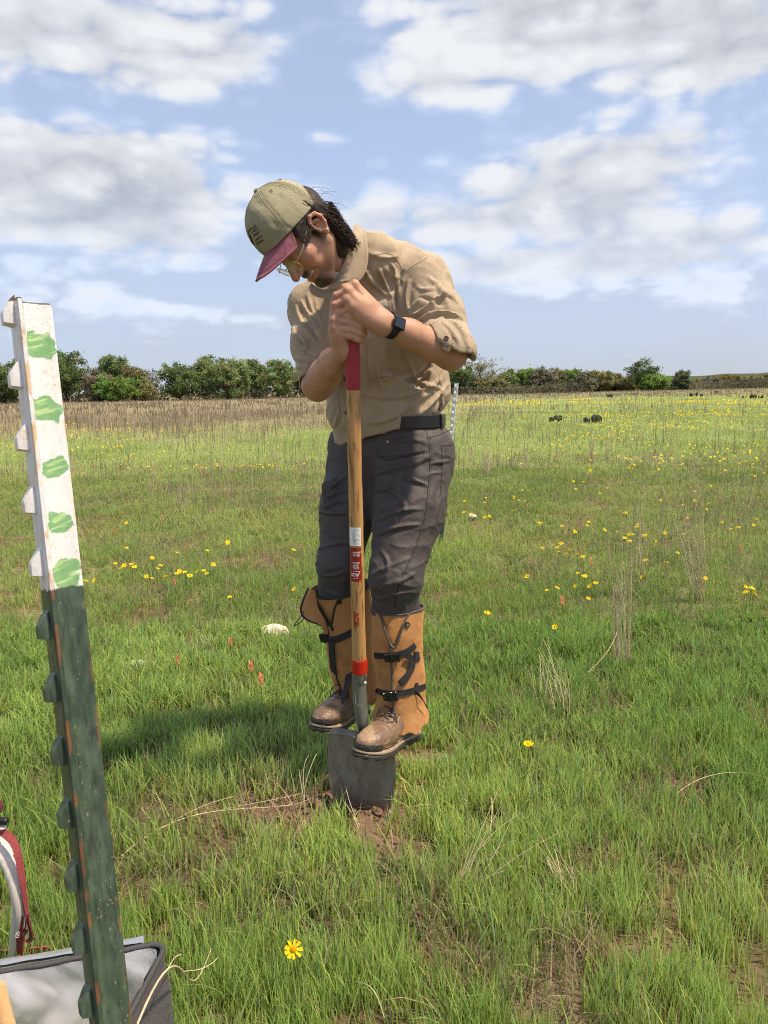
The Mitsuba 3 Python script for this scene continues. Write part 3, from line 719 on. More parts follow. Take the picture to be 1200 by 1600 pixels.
def limbs(base, H, spread, n, trunk_r, low=0.12, up=0.6):
    """Trunk and limbs as tubes; returns the mesh and the tips of the limbs."""
    L, tips = [], []
    top = base + np.array([rt.normal(0, .03) * H, rt.normal(0, .03) * H, H * 0.62])
    tp = spline([base - [0, 0, .3], base + (top - base) * .5 + rt.normal(0, .03, 3) * H, top], 8)
    L.append(tube(tp, np.linspace(1.1, .35, 8) * trunk_r, 6, cap=False))
    for k in range(n):
        s = low + (0.95 - low) * (k + rt.random()) / n; o = tp[min(7, int(s * 7))]; a = k * 2.4 + rt.normal(0, .4)
        ln = H * spread * (0.55 + .6 * rt.random()) * (1.05 - .45 * s)
        e = o + np.array([math.cos(a) * ln, math.sin(a) * ln, ln * up * (0.4 + 1.2 * rt.random()) + H * .04]); e[2] = min(e[2], base[2] + H * 0.97)
        mid = (o + e) / 2 + np.array([0, 0, -.04 * H]) + rt.normal(0, .03, 3) * H
        lp = spline([o, mid, e], 6); L.append(tube(lp, np.linspace(.42, .10, 6) * trunk_r, 5, cap=False)); tips.append(e)
        for j in range(4):
            o2 = lp[1 + j]; e2 = o2 + np.array([rt.normal(0, .6), rt.normal(0, .6), .15 + abs(rt.normal(0, .6))]) * ln * .55
            L.append(tube(spline([o2, (o2 + e2) / 2 + rt.normal(0, .06, 3) * ln, e2], 4), np.linspace(.16, .05, 4) * trunk_r, 4, cap=False)); tips.append(e2)
    return join(L), np.array(tips + [top + [0, 0, H * .2]])


def leaf_faces(c, s, tone, vary=0.35):
    n = len(c); a = nrm(rt.normal(0, 1, (n, 3))); b = nrm(np.cross(a, rt.normal(0, 1, (n, 3))))
    s = s * (0.6 + 0.8 * rt.random((n, 1)))
    v = np.stack([c - a * s, c + b * s * .55, c + a * s, c - b * s * .55], 1).reshape(-1, 3)
    f = (np.array([[0, 1, 2], [0, 2, 3]])[None] + (np.arange(n) * 4)[:, None, None]).reshape(-1, 3)
    col = np.repeat(tone * (1 - vary / 2 + vary * rt.random((n, 1))), 4, 0)
    return v, f, col


def tree(a, top, D, wpx, tone, dens, label, cat='tree', name='tree', group=None, bark=(0.10, 0.085, 0.07), low=0.12, airy=0.0, leaf=0.19, base_y=None, lobes=None, spread=None):
    base = px(a, 700, D); base[2] = 0.0
    H = px(a, top, D)[2]; W = wpx * D / FOC * 1.01
    t = thing(name, label, cat, group)
    sp = spread or W / H * 0.42
    (tv, tf), tips = limbs(base, H, sp, lobes or 10, H * 0.028, low)
    put('trunk', (tv, tf), 'm_bark', t, smooth=True, color=np.tile(np.array(bark), (len(tv), 1)) * (.8 + .4 * meshkit.noise(tv * .8, 2))[:, None])
    if dens <= 0: return t
    # crown: leaf clumps gathered about the limb tips, kept inside an uneven envelope
    cen = base + [0, 0, H * (0.5 + low * .4)]; rad = np.array([W * .5, W * .42, H * (0.5 - low * .35)])
    m = int(46 + 10 * W); d = nrm(rt.normal(0, 1, (m, 3))); r = (0.35 + 0.62 * rt.random((m, 1)) ** .6) * (0.62 + 0.72 * meshkit.noise(d * 1.8 + a * .37, 4))[:, None]
    cl = np.vstack([cen + d * rad * r, tips[np.abs((tips - cen) / rad).max(1) < 1.15]])
    cl = cl[rt.random(len(cl)) > airy]
    per = int(dens * 62 * (0.24 / leaf)); cs = 0.26 + 0.050 * H
    n = len(cl) * per; off = rt.normal(0, 1, (n, 3)) * np.array([1, 1, .8]) * cs * .55
    c = np.repeat(cl, per, 0) + off; c[:, 2] = np.maximum(c[:, 2], 0.15 + .3 * rt.random(n))
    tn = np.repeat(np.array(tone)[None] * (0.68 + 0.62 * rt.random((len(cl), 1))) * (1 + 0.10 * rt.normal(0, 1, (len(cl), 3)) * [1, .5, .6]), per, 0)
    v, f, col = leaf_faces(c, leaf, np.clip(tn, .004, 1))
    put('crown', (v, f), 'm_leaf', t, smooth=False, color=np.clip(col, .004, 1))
    return t


DG, MG, BG, OL, GB, YG = (0.185, 0.25, 0.105), (0.25, 0.32, 0.135), (0.24, 0.35, 0.10), (0.29, 0.285, 0.14), (0.25, 0.235, 0.165), (0.27, 0.27, 0.10)  # leaf tones lightened, so the haze of distance is painted into the colour
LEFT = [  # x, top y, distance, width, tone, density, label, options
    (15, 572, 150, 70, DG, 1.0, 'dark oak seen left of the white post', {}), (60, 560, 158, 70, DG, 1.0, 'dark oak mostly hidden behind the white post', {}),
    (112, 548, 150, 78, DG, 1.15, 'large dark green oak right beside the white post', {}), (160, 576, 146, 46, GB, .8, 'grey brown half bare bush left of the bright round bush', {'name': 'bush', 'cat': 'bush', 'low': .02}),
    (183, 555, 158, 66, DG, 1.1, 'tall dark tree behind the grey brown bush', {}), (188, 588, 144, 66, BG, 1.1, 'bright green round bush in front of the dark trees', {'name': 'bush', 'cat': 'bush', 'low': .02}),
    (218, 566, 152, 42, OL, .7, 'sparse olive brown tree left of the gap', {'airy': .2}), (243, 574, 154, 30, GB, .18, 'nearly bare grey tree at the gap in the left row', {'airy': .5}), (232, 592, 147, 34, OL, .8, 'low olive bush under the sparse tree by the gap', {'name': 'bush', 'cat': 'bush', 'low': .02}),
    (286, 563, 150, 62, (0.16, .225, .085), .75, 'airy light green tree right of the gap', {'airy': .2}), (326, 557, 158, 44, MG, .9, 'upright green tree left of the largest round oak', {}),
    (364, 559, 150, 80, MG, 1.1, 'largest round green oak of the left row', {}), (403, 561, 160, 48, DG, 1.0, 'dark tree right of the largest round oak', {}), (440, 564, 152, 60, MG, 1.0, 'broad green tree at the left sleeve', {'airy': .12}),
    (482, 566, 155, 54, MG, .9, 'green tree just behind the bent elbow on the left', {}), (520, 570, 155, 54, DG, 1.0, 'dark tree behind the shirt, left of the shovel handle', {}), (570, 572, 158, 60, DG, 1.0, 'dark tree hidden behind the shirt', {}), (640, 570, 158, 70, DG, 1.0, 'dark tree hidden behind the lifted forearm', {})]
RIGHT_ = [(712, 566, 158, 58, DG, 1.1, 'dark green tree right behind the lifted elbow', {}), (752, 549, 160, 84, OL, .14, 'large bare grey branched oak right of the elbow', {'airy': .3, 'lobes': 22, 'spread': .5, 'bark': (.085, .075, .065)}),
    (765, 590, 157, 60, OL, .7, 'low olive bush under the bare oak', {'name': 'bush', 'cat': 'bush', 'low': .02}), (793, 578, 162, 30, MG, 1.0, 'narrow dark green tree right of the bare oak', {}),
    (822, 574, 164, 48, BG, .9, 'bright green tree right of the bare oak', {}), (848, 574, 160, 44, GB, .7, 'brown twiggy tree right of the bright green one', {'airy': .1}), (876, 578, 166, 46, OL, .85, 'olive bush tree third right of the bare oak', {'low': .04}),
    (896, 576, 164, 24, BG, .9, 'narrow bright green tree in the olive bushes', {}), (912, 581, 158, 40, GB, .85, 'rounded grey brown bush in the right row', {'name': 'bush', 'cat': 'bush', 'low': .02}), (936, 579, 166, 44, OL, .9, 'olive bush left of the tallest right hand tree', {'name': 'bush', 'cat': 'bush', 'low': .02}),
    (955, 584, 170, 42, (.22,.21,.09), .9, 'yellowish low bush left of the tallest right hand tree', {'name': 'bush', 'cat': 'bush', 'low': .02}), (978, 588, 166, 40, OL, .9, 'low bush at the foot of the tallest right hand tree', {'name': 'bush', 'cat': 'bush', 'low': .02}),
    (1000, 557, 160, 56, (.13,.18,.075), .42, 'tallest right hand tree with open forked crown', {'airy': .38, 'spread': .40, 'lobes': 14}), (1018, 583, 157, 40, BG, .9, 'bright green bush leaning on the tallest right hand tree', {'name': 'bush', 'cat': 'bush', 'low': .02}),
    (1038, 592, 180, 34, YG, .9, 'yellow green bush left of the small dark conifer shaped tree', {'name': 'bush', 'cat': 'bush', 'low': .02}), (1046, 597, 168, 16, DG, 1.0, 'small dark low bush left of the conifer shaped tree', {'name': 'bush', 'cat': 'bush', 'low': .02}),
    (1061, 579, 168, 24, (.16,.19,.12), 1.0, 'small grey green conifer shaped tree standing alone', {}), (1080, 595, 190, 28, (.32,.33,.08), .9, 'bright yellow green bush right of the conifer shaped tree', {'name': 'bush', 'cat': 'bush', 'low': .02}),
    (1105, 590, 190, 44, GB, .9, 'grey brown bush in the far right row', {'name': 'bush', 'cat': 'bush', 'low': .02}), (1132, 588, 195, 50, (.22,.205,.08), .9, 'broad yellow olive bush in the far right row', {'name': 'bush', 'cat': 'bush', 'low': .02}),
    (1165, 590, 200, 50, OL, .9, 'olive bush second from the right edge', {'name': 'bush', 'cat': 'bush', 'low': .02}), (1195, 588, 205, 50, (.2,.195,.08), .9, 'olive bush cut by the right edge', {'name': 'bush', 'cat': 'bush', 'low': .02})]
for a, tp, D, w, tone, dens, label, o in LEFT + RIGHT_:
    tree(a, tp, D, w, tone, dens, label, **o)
# trees past both edges of the picture, so that the row does not stop there
for k, (xx, yy, h) in enumerate([(-135, 128, 9), (-118, 130, 8), (-101, 134, 9.5), (-88, 141, 8), (-150, 122, 8.5), (-127, 131, 7.5), (-109, 135, 8), (-94, 139, 9), (-81, 146, 8.5), (-75, 148, 9), (-170, 118, 9), (112, 205, 5), (128, 200, 5.5), (146, 190, 6), (164, 182, 6.5), (120, 203, 5), (137, 196, 5.5), (156, 186, 6)]):
    q = xx / yy; base = np.array([xx, yy, 0.0]); H = h; t = thing('edge_tree', 'tree of the row past the edge of the picture', 'tree', 'trees past the picture edge')
    (tv, tf), tips = limbs(base, H, .4, 8, H * .028, .08); put('trunk', (tv, tf), 'm_bark', t, smooth=True, color=np.tile([.1, .085, .07], (len(tv), 1)))
    cl = base + [0, 0, H * .52] + nrm(rt.normal(0, 1, (60, 3))) * np.array([H * .45, H * .4, H * .42]) * (0.4 + .6 * rt.random((60, 1)))
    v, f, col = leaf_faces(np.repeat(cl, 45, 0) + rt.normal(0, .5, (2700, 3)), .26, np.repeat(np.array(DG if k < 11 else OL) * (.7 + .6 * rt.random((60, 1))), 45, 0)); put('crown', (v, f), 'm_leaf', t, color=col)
# undergrowth along the foot of the rows: nobody could count it
n = 34000; u = rt.random(n); xx = np.where(u < .58, -165 + 205 * rt.random(n), 12 + 105 * rt.random(n)); yy = 150 + 22 * rt.random(n) + np.where(xx > 40, 18, 0) - np.clip(-xx - 70, 0, 100) * .35
hh = (0.6 + 2.6 * meshkit.fbm(np.stack([xx * .12, yy * .1, 0 * xx], 1), 3, 3)) * rt.random(n)
tn = np.array([0.13, 0.13, 0.085]) * (.7 + .7 * meshkit.noise(np.stack([xx * .2, 0 * xx, 0 * xx], 1), 8))[:, None]
v, f, c = leaf_faces(np.stack([xx, yy, hh], 1), .28, tn)
put('undergrowth', (v, f), 'm_leaf', label='grey brown brush along the foot of the tree rows', cat='undergrowth', kind='stuff', color=c)
# far wooded rise on the right horizon
L = []
gxx = np.linspace(120, 900, 90); hp = 9 + 5 * meshkit.fbm(np.stack([gxx * .02, 0 * gxx, 0 * gxx], 1), 3, 6); hp = hp * np.clip((gxx - 100) / 220, .0, 1)
V = []
for i, X in enumerate(gxx):
    for yy_, z_ in ((830, -1), (850, hp[i] * .7), (900, hp[i]), (980, hp[i] * .7), (1050, -1)):
        V.append([X, yy_, z_])
F = []
for i in range(89):
    for j in range(4):
        A = i * 5 + j; F += [[A, A + 5, A + 6], [A, A + 6, A + 1]]
mat('m_rise', lambda p, n, uv: mikit.mix((0.035, 0.05, 0.03), (0.075, 0.085, 0.05), mikit.fbm(p.x * .12, p.y * .12, p.z * .3, 4)), rough=1.0, specular=0.0)
put('far_hills', (np.array(V), np.array(F)), 'm_rise', label='low wooded rise on the right horizon', cat='hills', kind='structure', smooth=True)
# ------------------------------------------------------------------ steel T posts
def t_profile():
    """Outline in (u, v): flange at u about 0 with its face towards -u, stem along +u with a bead at its end."""
    P = [(-.0022, -.0175), (.0006, -.0178), (.0022, -.0150), (.0030, -.0075), (.0048, -.0042), (.0090, -.0024), (.0225, -.0019), (.0262, -.0028), (.0290, -.0031), (.0312, -.0022), (.0318, 0)]
    return np.array(P + [(u, -v) for u, v in P[-2::-1]] + [(-.0034, .0150), (-.0038, 0), (-.0034, -.0150)][0:3])


def t_post(base, top, yaw, white_from, spec, key_mat, sc=1.0, stud0=0.05, stud_step=0.0535):
    t = thing('fence_post', *spec)
    ax = nrm(top - base); L = np.linalg.norm(top - base)
    u = np.array([math.cos(yaw), math.sin(yaw), 0]); u = nrm(u - ax * (u @ ax)); v = np.cross(u, ax)      # v towards the camera side
    pr = t_profile() * sc; s = np.unique(np.r_[np.linspace(0, L, 60), L - .004, L - .0015]); V = []
    for q in s:
        k = 1 - 0.05 * (q > L - .003)
        V.append(base + ax * q + (pr[:, :1] * k) * u + (pr[:, 1:] * k) * v)
    m = len(pr); V = np.array(V).reshape(-1, 3); I, J = np.meshgrid(np.arange(len(s) - 1), np.arange(m), indexing='ij')
    Q = np.stack([I * m + J, I * m + (J + 1) % m, (I + 1) * m + (J + 1) % m, (I + 1) * m + J], -1).reshape(-1, 4)
    F = np.vstack([Q[:, [0, 1, 2]], Q[:, [0, 2, 3]]])
    e = (len(s) - 1) * m; import mapbox_earcut as ec
    tri = np.asarray(ec.triangulate_float64(pr, np.array([m], np.uint32))).reshape(-1, 3)
    F = np.vstack([F, tri + e])
    put('shaft', (V, F), key_mat, t, smooth=38)
    k = 0; q = L - stud0
    while q > 0.02:
        # a stud: wedge standing off the flange, flat below and sloped above
        c = base + ax * q - u * .0034 * sc; w = .0085 * sc
        pts = []
        for sv in (-1, 1):
            for du, dz in ((0.001, -.0115), (-.0104, -.0095), (-.0104, .0015), (-.0040, .0120), (.001, .0175)):
                ww = w * (0.72 if du < -.01 else 1.0)
                pts.append(c + u * du * sc + ax * dz * sc + v * sv * ww)
        m_ = trimesh.convex.convex_hull(np.array(pts)).subdivide().subdivide()
        put('stud', relax((np.array(m_.vertices), np.array(m_.faces)), 1, .22), key_mat, t, smooth=35); q -= stud_step * sc
    return t, ax, u, v, L


PB_TOP = px(25, 472, 0.745); PB_LOW = px(152, 1600, 0.640)
PAX = nrm(PB_TOP - PB_LOW); PBASE = PB_TOP + PAX * ((-0.05 - PB_TOP[2]) / PAX[2])
YAW = 0.66
PL = float(np.linalg.norm(PB_TOP - PBASE)); PU = np.array([math.cos(YAW), math.sin(YAW), 0]); PU = nrm(PU - PAX * (PU @ PAX)); PV = np.cross(PU, PAX)
WHITE = 0.272
DAUBS = [(0.040, .0120, .0150), (0.102, .0135, .0150), (0.157, .0105, .0118), (0.209, .0120, .0125), (0.259, .0145, .0140)]


def post_paint(base, ax, u, v, L, white, daubs, sc=1.0):
    base, ax, u, v = [list(map(float, a)) for a in (base, ax, u, v)]

    def fn(p, n, uv):
        d = p - mi.Point3f(*base)
        s = L - (d.x * ax[0] + d.y * ax[1] + d.z * ax[2]); a = (d.x * u[0] + d.y * u[1] + d.z * u[2]) / sc; b = (d.x * v[0] + d.y * v[1] + d.z * v[2]) / sc
        s = s / sc
        n1 = mikit.fbm(p.x * 160, p.y * 160, p.z * 42, 4); n2 = mikit.fbm(p.x * 520, p.y * 520, p.z * 260, 3); st = mikit.fbm(p.x * 700, p.y * 700, p.z * 60, 3)
        old = mikit.mix((0.022, 0.042, 0.027), (0.070, 0.108, 0.074), mikit.smoothstep(.25, .75, n1 * .6 + .4 * mikit.fbm(a * 140, b * 60, s * 9, 3)))
        streak = mikit.smoothstep(0.56, 0.68, mikit.fbm(a * 300, b * 260, s * 46, 4))
        old = mikit.mix(old, (0.018, 0.026, 0.019), streak * 0.5)
        chip = mikit.smoothstep(0.70, 0.76, n2) * mikit.smoothstep(.5, .62, mikit.fbm(a * 500, 3.0, s * 14, 2))
        old = mikit.mix(old, (0.22, 0.19, 0.12), chip)
        edge = mikit.smoothstep(.0275, .0312, a) + mikit.smoothstep(.0155, .0178, dr.abs(b))
        rust = mikit.mix((0.10, 0.042, 0.018), (0.26, 0.115, 0.045), n1)
        old = mikit.mix(old, rust, dr.clip(edge * mikit.smoothstep(0.46, 0.62, mikit.fbm(s * 45, a * 60, 1.0, 4)), 0, 1) * .75)
        wh = mikit.mix((0.56, 0.58, 0.59), (0.66, 0.68, 0.69), n1)
        spots = mikit.smoothstep(0.64, 0.72, n2) * mikit.smoothstep(.40, .62, mikit.fbm(a * 120, b * 90, s * 22, 3)) * .55
        wh = mikit.mix(wh, (0.52, 0.37, 0.20), dr.clip(spots + edge * mikit.smoothstep(0.50, 0.66, n1) * .7 + mikit.smoothstep(.47, .66, n1) * mikit.smoothstep(.0, -.0015, a) * .4, 0, 1))
        top = mikit.smoothstep(.0022, .0006, s + (n1 - .5) * .003)
        wh = mikit.mix(wh, (0.09, 0.055, 0.035), top)
        for i, (c, rs_, ra) in enumerate(daubs):
            aa, ss = (a - .0165) / ra, (s - c) / rs_
            w = (mikit.fbm(a * 120 + i * 7, s * 120, i * 3.1, 4) - .5) * 1.1
            inside = mikit.smoothstep(1.06, .94, dr.sqrt(dr.maximum(aa * aa + ss * ss * 1.15, 1e-6)) + w) * mikit.smoothstep(.0035, .0045, a)
            brush = mikit.fbm(a * 75 + i * 3, s * 330 + a * 90, i * 1.7, 4)
            g = mikit.mix((0.13, 0.30, 0.13), (0.20, 0.38, 0.17), n1)
            g = mikit.mix(g, (0.52, 0.66, 0.30), mikit.smoothstep(.46, .72, brush) * .55)
            wh = mikit.mix(wh, g, inside * (1 - .6 * mikit.smoothstep(.55, .75, brush) * mikit.smoothstep(.2, .9, aa)))
        return mikit.mix(old, wh, mikit.smoothstep(white + .0012, white - .0012, s + (n1 - .5) * .006))
    return fn


mat('m_post', post_paint(PBASE, PAX, PU, PV, PL, WHITE, DAUBS), rough=0.42, specular=0.45, bump=lambda p, n, uv: mikit.fbm(p.x * 420, p.y * 420, p.z * 160, 3), bump_scale=0.00035)
t_post(PBASE, PB_TOP, YAW, WHITE, ('steel fence post with green dabbed white top and dark green lower shaft, near the camera', 'fence post'), 'm_post', stud0=0.012, stud_step=.0590)
# the second post, behind the person
B2 = px(688, 853, 6.25); B2[2] = -0.02; T2 = px(713, 598, 6.3)
A2 = nrm(T2 - B2); U2 = np.array([math.cos(.9), math.sin(.9), 0]); U2 = nrm(U2 - A2 * (U2 @ A2)); L2 = float(np.linalg.norm(T2 - B2))
mat('m_post_far', post_paint(B2, A2, U2, np.cross(U2, A2), L2, .48, [(c * 1.6, r * 1.3, q * 1.3) for c, r, q in DAUBS]), rough=0.45)
t_post(B2, T2, .9, .48, ('leaning white topped steel fence post standing in the grass behind the person', 'fence post'), 'm_post_far', sc=1.0, stud0=.03)

# ------------------------------------------------------------------ silver lined cooler bag, open, in the lower left corner
mat('m_silver', (0.72, 0.73, 0.75), rough=0.30, metallic=0.6, bump=lambda p, n, uv: mikit.fbm(p.x * 17 + 2 * mikit.noise(p.z * 9), p.y * 17, p.z * 8, 3), bump_scale=0.022)
mat('m_bagcloth', lambda p, n, uv: mikit.mix((0.050, 0.046, 0.050), (0.085, 0.08, 0.085), mikit.fbm(p.x * 300, p.y * 300, p.z * 300, 2)), rough=0.85, bump=lambda p, n, uv: mikit.fbm(p.x * 60, p.y * 60, p.z * 40, 3), bump_scale=0.004)
mat('m_piping', (0.045, 0.045, 0.05), rough=0.7)
bag = thing('cooler_bag', 'open grey cooler bag with silver lining and dark piping', 'bag')
BH = 0.29
C1 = pz(262, 1474, BH); C2 = pz(186, 1618, BH - .012); C0 = pz(-150, 1545, BH + .015); C3 = C2 + (C0 - C1) + np.array([0, .03, 0])
corners = [C1, C2, C3, C0]                       # far right, near right, near left, far left
cen = sum(corners) / 4


def rounded_ring(cs, r, n=7, per=14):
    out = []
    for i in range(4):
        p0, p1, p2 = cs[i - 1], cs[i], cs[(i + 1) % 4]; a, b = nrm(p0 - p1), nrm(p2 - p1)
        for k in range(n):
            t = k / (n - 1); q0, q1 = p1 + a * r, p1 + b * r
            out.append((1 - t) ** 2 * q0 + 2 * t * (1 - t) * p1 + t * t * q1)
        q0, q1 = p1 + b * r, p2 - b * r
        for k in range(1, per): out.append(q0 + (q1 - q0) * k / per)
    return np.array(out)


def bag_wall(scale, z0, z1, levels, seed, amp, out):
    ring = rounded_ring(corners, .03); V = []; m = len(ring)
    for l in range(levels + 1):
        t = l / levels; z = z1 * t + z0 * (1 - t); rr = cen + (ring - cen) * (scale * (0.97 + .05 * math.sin(t * 2.6)) + (1 - t) * .03)
        rr[:, 2] = np.where(t == 1, ring[:, 2], z + (ring[:, 2] - BH) * t)
        w = meshkit.fbm(np.stack([rr[:, 0] * 9, rr[:, 1] * 9, rr[:, 2] * 7 + seed], 1), 3, seed) - .5
        dirs = nrm((rr - cen) * [1, 1, 0]); w = w if out else -np.abs(w) - .1
        V.append(rr + dirs * (w * amp * min(1, (1 - t) * 3 + .15))[:, None])
    V = np.array(V).reshape(-1, 3); I, J = np.meshgrid(np.arange(levels), np.arange(m), indexing='ij')
    Q = np.stack([I * m + J, I * m + (J + 1) % m, (I + 1) * m + (J + 1) % m, (I + 1) * m + J], -1).reshape(-1, 4); Q = Q if out else Q[:, ::-1]
    F = np.vstack([Q[:, [0, 1, 2]], Q[:, [0, 2, 3]]]); c = V[:m].mean(0); V = np.vstack([V, c])
    k = np.arange(m); F = np.vstack([F, np.stack([k * 0 + len(V) - 1, (k + 1) % m, k] if out else [k * 0 + len(V) - 1, k, (k + 1) % m], 1)])
    return V, F


put('shell', bag_wall(1.0, 0.012, BH, 18, 3, .022, True), 'm_bagcloth', bag, smooth=True)
put('lining', bag_wall(.978, 0.03, BH, 30, 5, .085, False), 'm_silver', bag, smooth=True)
ring = rounded_ring(corners, .03); ring = np.vstack([ring, ring[:1]])
ring = ring + (meshkit.noise(ring * 30, 4) - .5)[:, None] * np.array([.002, .004, .006])
put('piping', tube(ring + [0, 0, .001], .0050, 8, cap=False), 'm_piping', bag, smooth=True)
# the flap: hinged on the far rim and lying back, its silver underside up
fl = []; A, B = C0, C1 + (C0 - C1) * .10; back = nrm(np.cross(B - A, [0, 0, 1.0])); back = back if back[1] > 0 else -back
NU, NV = 40, 10; V = []
for i in range(NU + 1):
    for j in range(NV + 1):
        s, t = i / NU, j / NV
        V.append(A + (B - A) * s + back * (0.010 + .052 * t) + np.array([0, 0, .006 - .030 * t ** 1.5 + .010 * (meshkit.fbm(np.array([[s * 5, t * 2, 3.0]]), 3, 5)[0] - .5)]))
V = np.array(V); I, J = np.meshgrid(np.arange(NU), np.arange(NV), indexing='ij'); a0 = (I * (NV + 1) + J).ravel(); Q = np.stack([a0, a0 + NV + 1, a0 + NV + 2, a0 + 1], 1)
F = np.vstack([Q[:, [0, 1, 2]], Q[:, [0, 2, 3]]])
mat('m_silver_flap', (0.42, 0.44, 0.48), rough=0.35, metallic=0.6)
put('flap', (np.vstack([V, V - [0, 0, .006]]), np.vstack([F, F[:, ::-1] + len(V)])), 'm_silver_flap', bag, smooth=True)
# a wooden stake standing in the bag, cut by the corner of the picture
mat('m_stake', lambda p, n, uv: mikit.mix((0.52, 0.30, 0.13), (0.68, 0.43, 0.21), mikit.fbm(p.x * 20, p.y * 260, p.z * 260, 3)), rough=0.55)
p0, p1 = pz(30, 1640, .12), pz(-25, 1545, .40)
p0 = C3 * .45 + C0 * .35 + C1 * .2; p0 = np.array([p0[0], p0[1], .05])
p1 = px(-6, 1540, 1.06); p0 = px(34, 1690, 1.04)
put('wooden_stake', tube(np.array([p0, p0 + (p1 - p0) * .33, p0 + (p1 - p0) * .66, p1]), .0125, 10), 'm_stake', label='orange wooden stick in the bag at the lower left corner', cat='stick', smooth=40)

# ------------------------------------------------------------------ backpack with white padded strap, mostly outside the left edge
mat('m_maroon', lambda p, n, uv: mikit.mix((0.085, 0.012, 0.022), (0.15, 0.024, 0.036), mikit.fbm(p.x * 240, p.y * 240, p.z * 240, 2)), rough=0.8)
mat('m_webbing', lambda p, n, uv: mikit.mix((0.20, 0.030, 0.036), (0.30, 0.055, 0.06), mikit.fbm(p.x * 500, p.y * 500, p.z * 500, 2)), rough=0.75)
mat('m_pad', lambda p, n, uv: mikit.mix((0.56, 0.50, 0.44), (0.66, 0.61, 0.55), mikit.fbm(p.x * 400, p.y * 400, p.z * 400, 2)), rough=0.9)
mat('m_blackplastic', (0.012, 0.012, 0.014), rough=0.4)
mat('m_letter', (0.75, 0.68, 0.62), rough=0.7)
bp = thing('backpack', 'maroon backpack with white padded shoulder strap at the left edge', 'backpack')
DB = 1.50
q = lambda a, b, dd=0.0: px(a, b, DB + dd)
bc = px(-120, 1330, DB + .06); bf = Field(bc - [.26, .2, .36], bc + [.26, .2, .36], .008)
bf.bx(bc, [.135, .085, .25], rnd=.07).ell(bc + [.03, -.02, .16], [.12, .085, .1], k=.05).ell(bc + [0, -.05, -.12], [.11, .08, .11], k=.04)
bf.cone(px(-14, 1262, DB), px(-60, 1262, DB + .03), .024, .04, k=.03)
put('body', displace(bf.mesh(), lambda v: .008 * (meshkit.fbm(v * 14, 3, 2) - .5)), 'm_maroon', bp, smooth=True)
sp = spline([q(-46, 1322, .02), q(-12, 1318), q(10, 1338, -.02), q(25, 1375, -.035), q(31, 1420, -.035), q(27, 1460, -.02), q(20, 1520, 0), q(14, 1580, .03)], 30)
w = np.interp(np.linspace(0, 1, 30), [0, .25, .55, .8, 1], [.040, .034, .029, .026, .026])
L = []
for k in (-1, 0, 1):
    L.append(tube(sp + np.array([.0, .0, 0]) + np.array([.35, 0, .2]) * (k * w * .28)[:, None], w * .36, 10))
put('shoulder_strap', join([tube(sp, w * .5, 14)]), 'm_pad', bp, smooth=True)
edge = sp + np.array([.0155, -.004, .004]); put('strap_edge', ribbon(edge, np.gradient(sp, axis=0)[:, [2, 1, 0]] * [1, 0, -1], .006, .004), 'm_webbing', bp)
wb = spline([q(-20, 1296, -.02), q(8, 1302, -.03), q(24, 1322, -.045), q(31, 1350, -.05), q(37, 1388, -.05), q(42, 1430, -.045), q(44, 1440, -.045)], 26)
tw = np.linspace(0, 1, 26)[:, None]
put('webbing', ribbon(wb, np.array([.75, .1, .5]) * (1 - tw) + np.array([.25, .95, .1]) * tw, np.interp(np.linspace(0, 1, 26), [0, .5, 1], [.016, .015, .007]), .002), 'm_webbing', bp)
put('webbing_loop', ribbon(spline([q(43, 1428, -.045), q(47, 1450, -.05), q(46, 1470, -.05), q(41, 1471, -.048), q(41, 1452, -.044)], 14), np.array([.6, -.5, .1]), .014, .003), 'm_maroon', bp)
put('buckle', box(q(4, 1283, -.03), [.022, .014, .014], bevel=.003), 'm_blackplastic', bp, smooth=40)
put('buckle', box(q(1, 1293, -.03), [.02, .012, .007], bevel=.002), 'm_letter', bp, smooth=40)
lw = spline([q(33, 1432, -.045), q(31, 1462, -.035), q(25, 1492, -.02)], 10)
put('lower_webbing', ribbon(lw, np.array([1, 0, .1]), np.linspace(.010, .017, 10), .002), 'm_webbing', bp)
tm = meshkit.text_mesh('OS', .0085, depth=.0008); v = np.array(tm.vertices); c = q(29.5, 1466, -.045)
put('lettering', (c + v[:, :1] * np.array([.25, 0, .95]) + v[:, 1:2] * np.array([-.95, 0, .25]) + v[:, 2:] * np.array([0, -1.0, 0]), np.array(tm.faces)), 'm_letter', bp, label='white letters on the red webbing')
put('hip_belt', ribbon(np.array([q(-60, 1484, .03), q(-10, 1492, .03), q(20, 1494, .03), q(50, 1490, .03), q(80, 1487, .035)]), np.array([0, -.2, 1.0]), .034, .003), 'm_webbing', bp)
# ------------------------------------------------------------------ the shovel, its blade standing in the soil
mat('m_wood', lambda p, n, uv: mikit.mix(mikit.mix((0.50, 0.29, 0.115), (0.36, 0.185, 0.065), mikit.fbm(p.x * 70 + p.z * 1.0, p.y * 70, p.z * 2.6, 3)), (0.17, 0.085, 0.032), mikit.smoothstep(.54, .66, mikit.fbm(p.x * 190 + 3 * mikit.noise(p.z * 5.0), p.y * 190, p.z * 4.5, 3)) * .85), rough=0.38, clearcoat=0.25)
mat('m_redgrip', lambda p, n, uv: mikit.mix((0.27, 0.016, 0.022), (0.34, 0.028, 0.032), mikit.fbm(p.x * 120, p.y * 120, p.z * 120, 2)), rough=0.62, bump=lambda p, n, uv: mikit.fbm(p.x * 500, p.y * 500, p.z * 500, 2), bump_scale=0.0005)
mat('m_redpaint', lambda p, n, uv: mikit.mix((0.50, 0.020, 0.010), (0.38, 0.014, 0.008), mikit.fbm(p.x * 90, p.y * 90, p.z * 90, 3)), rough=0.3)
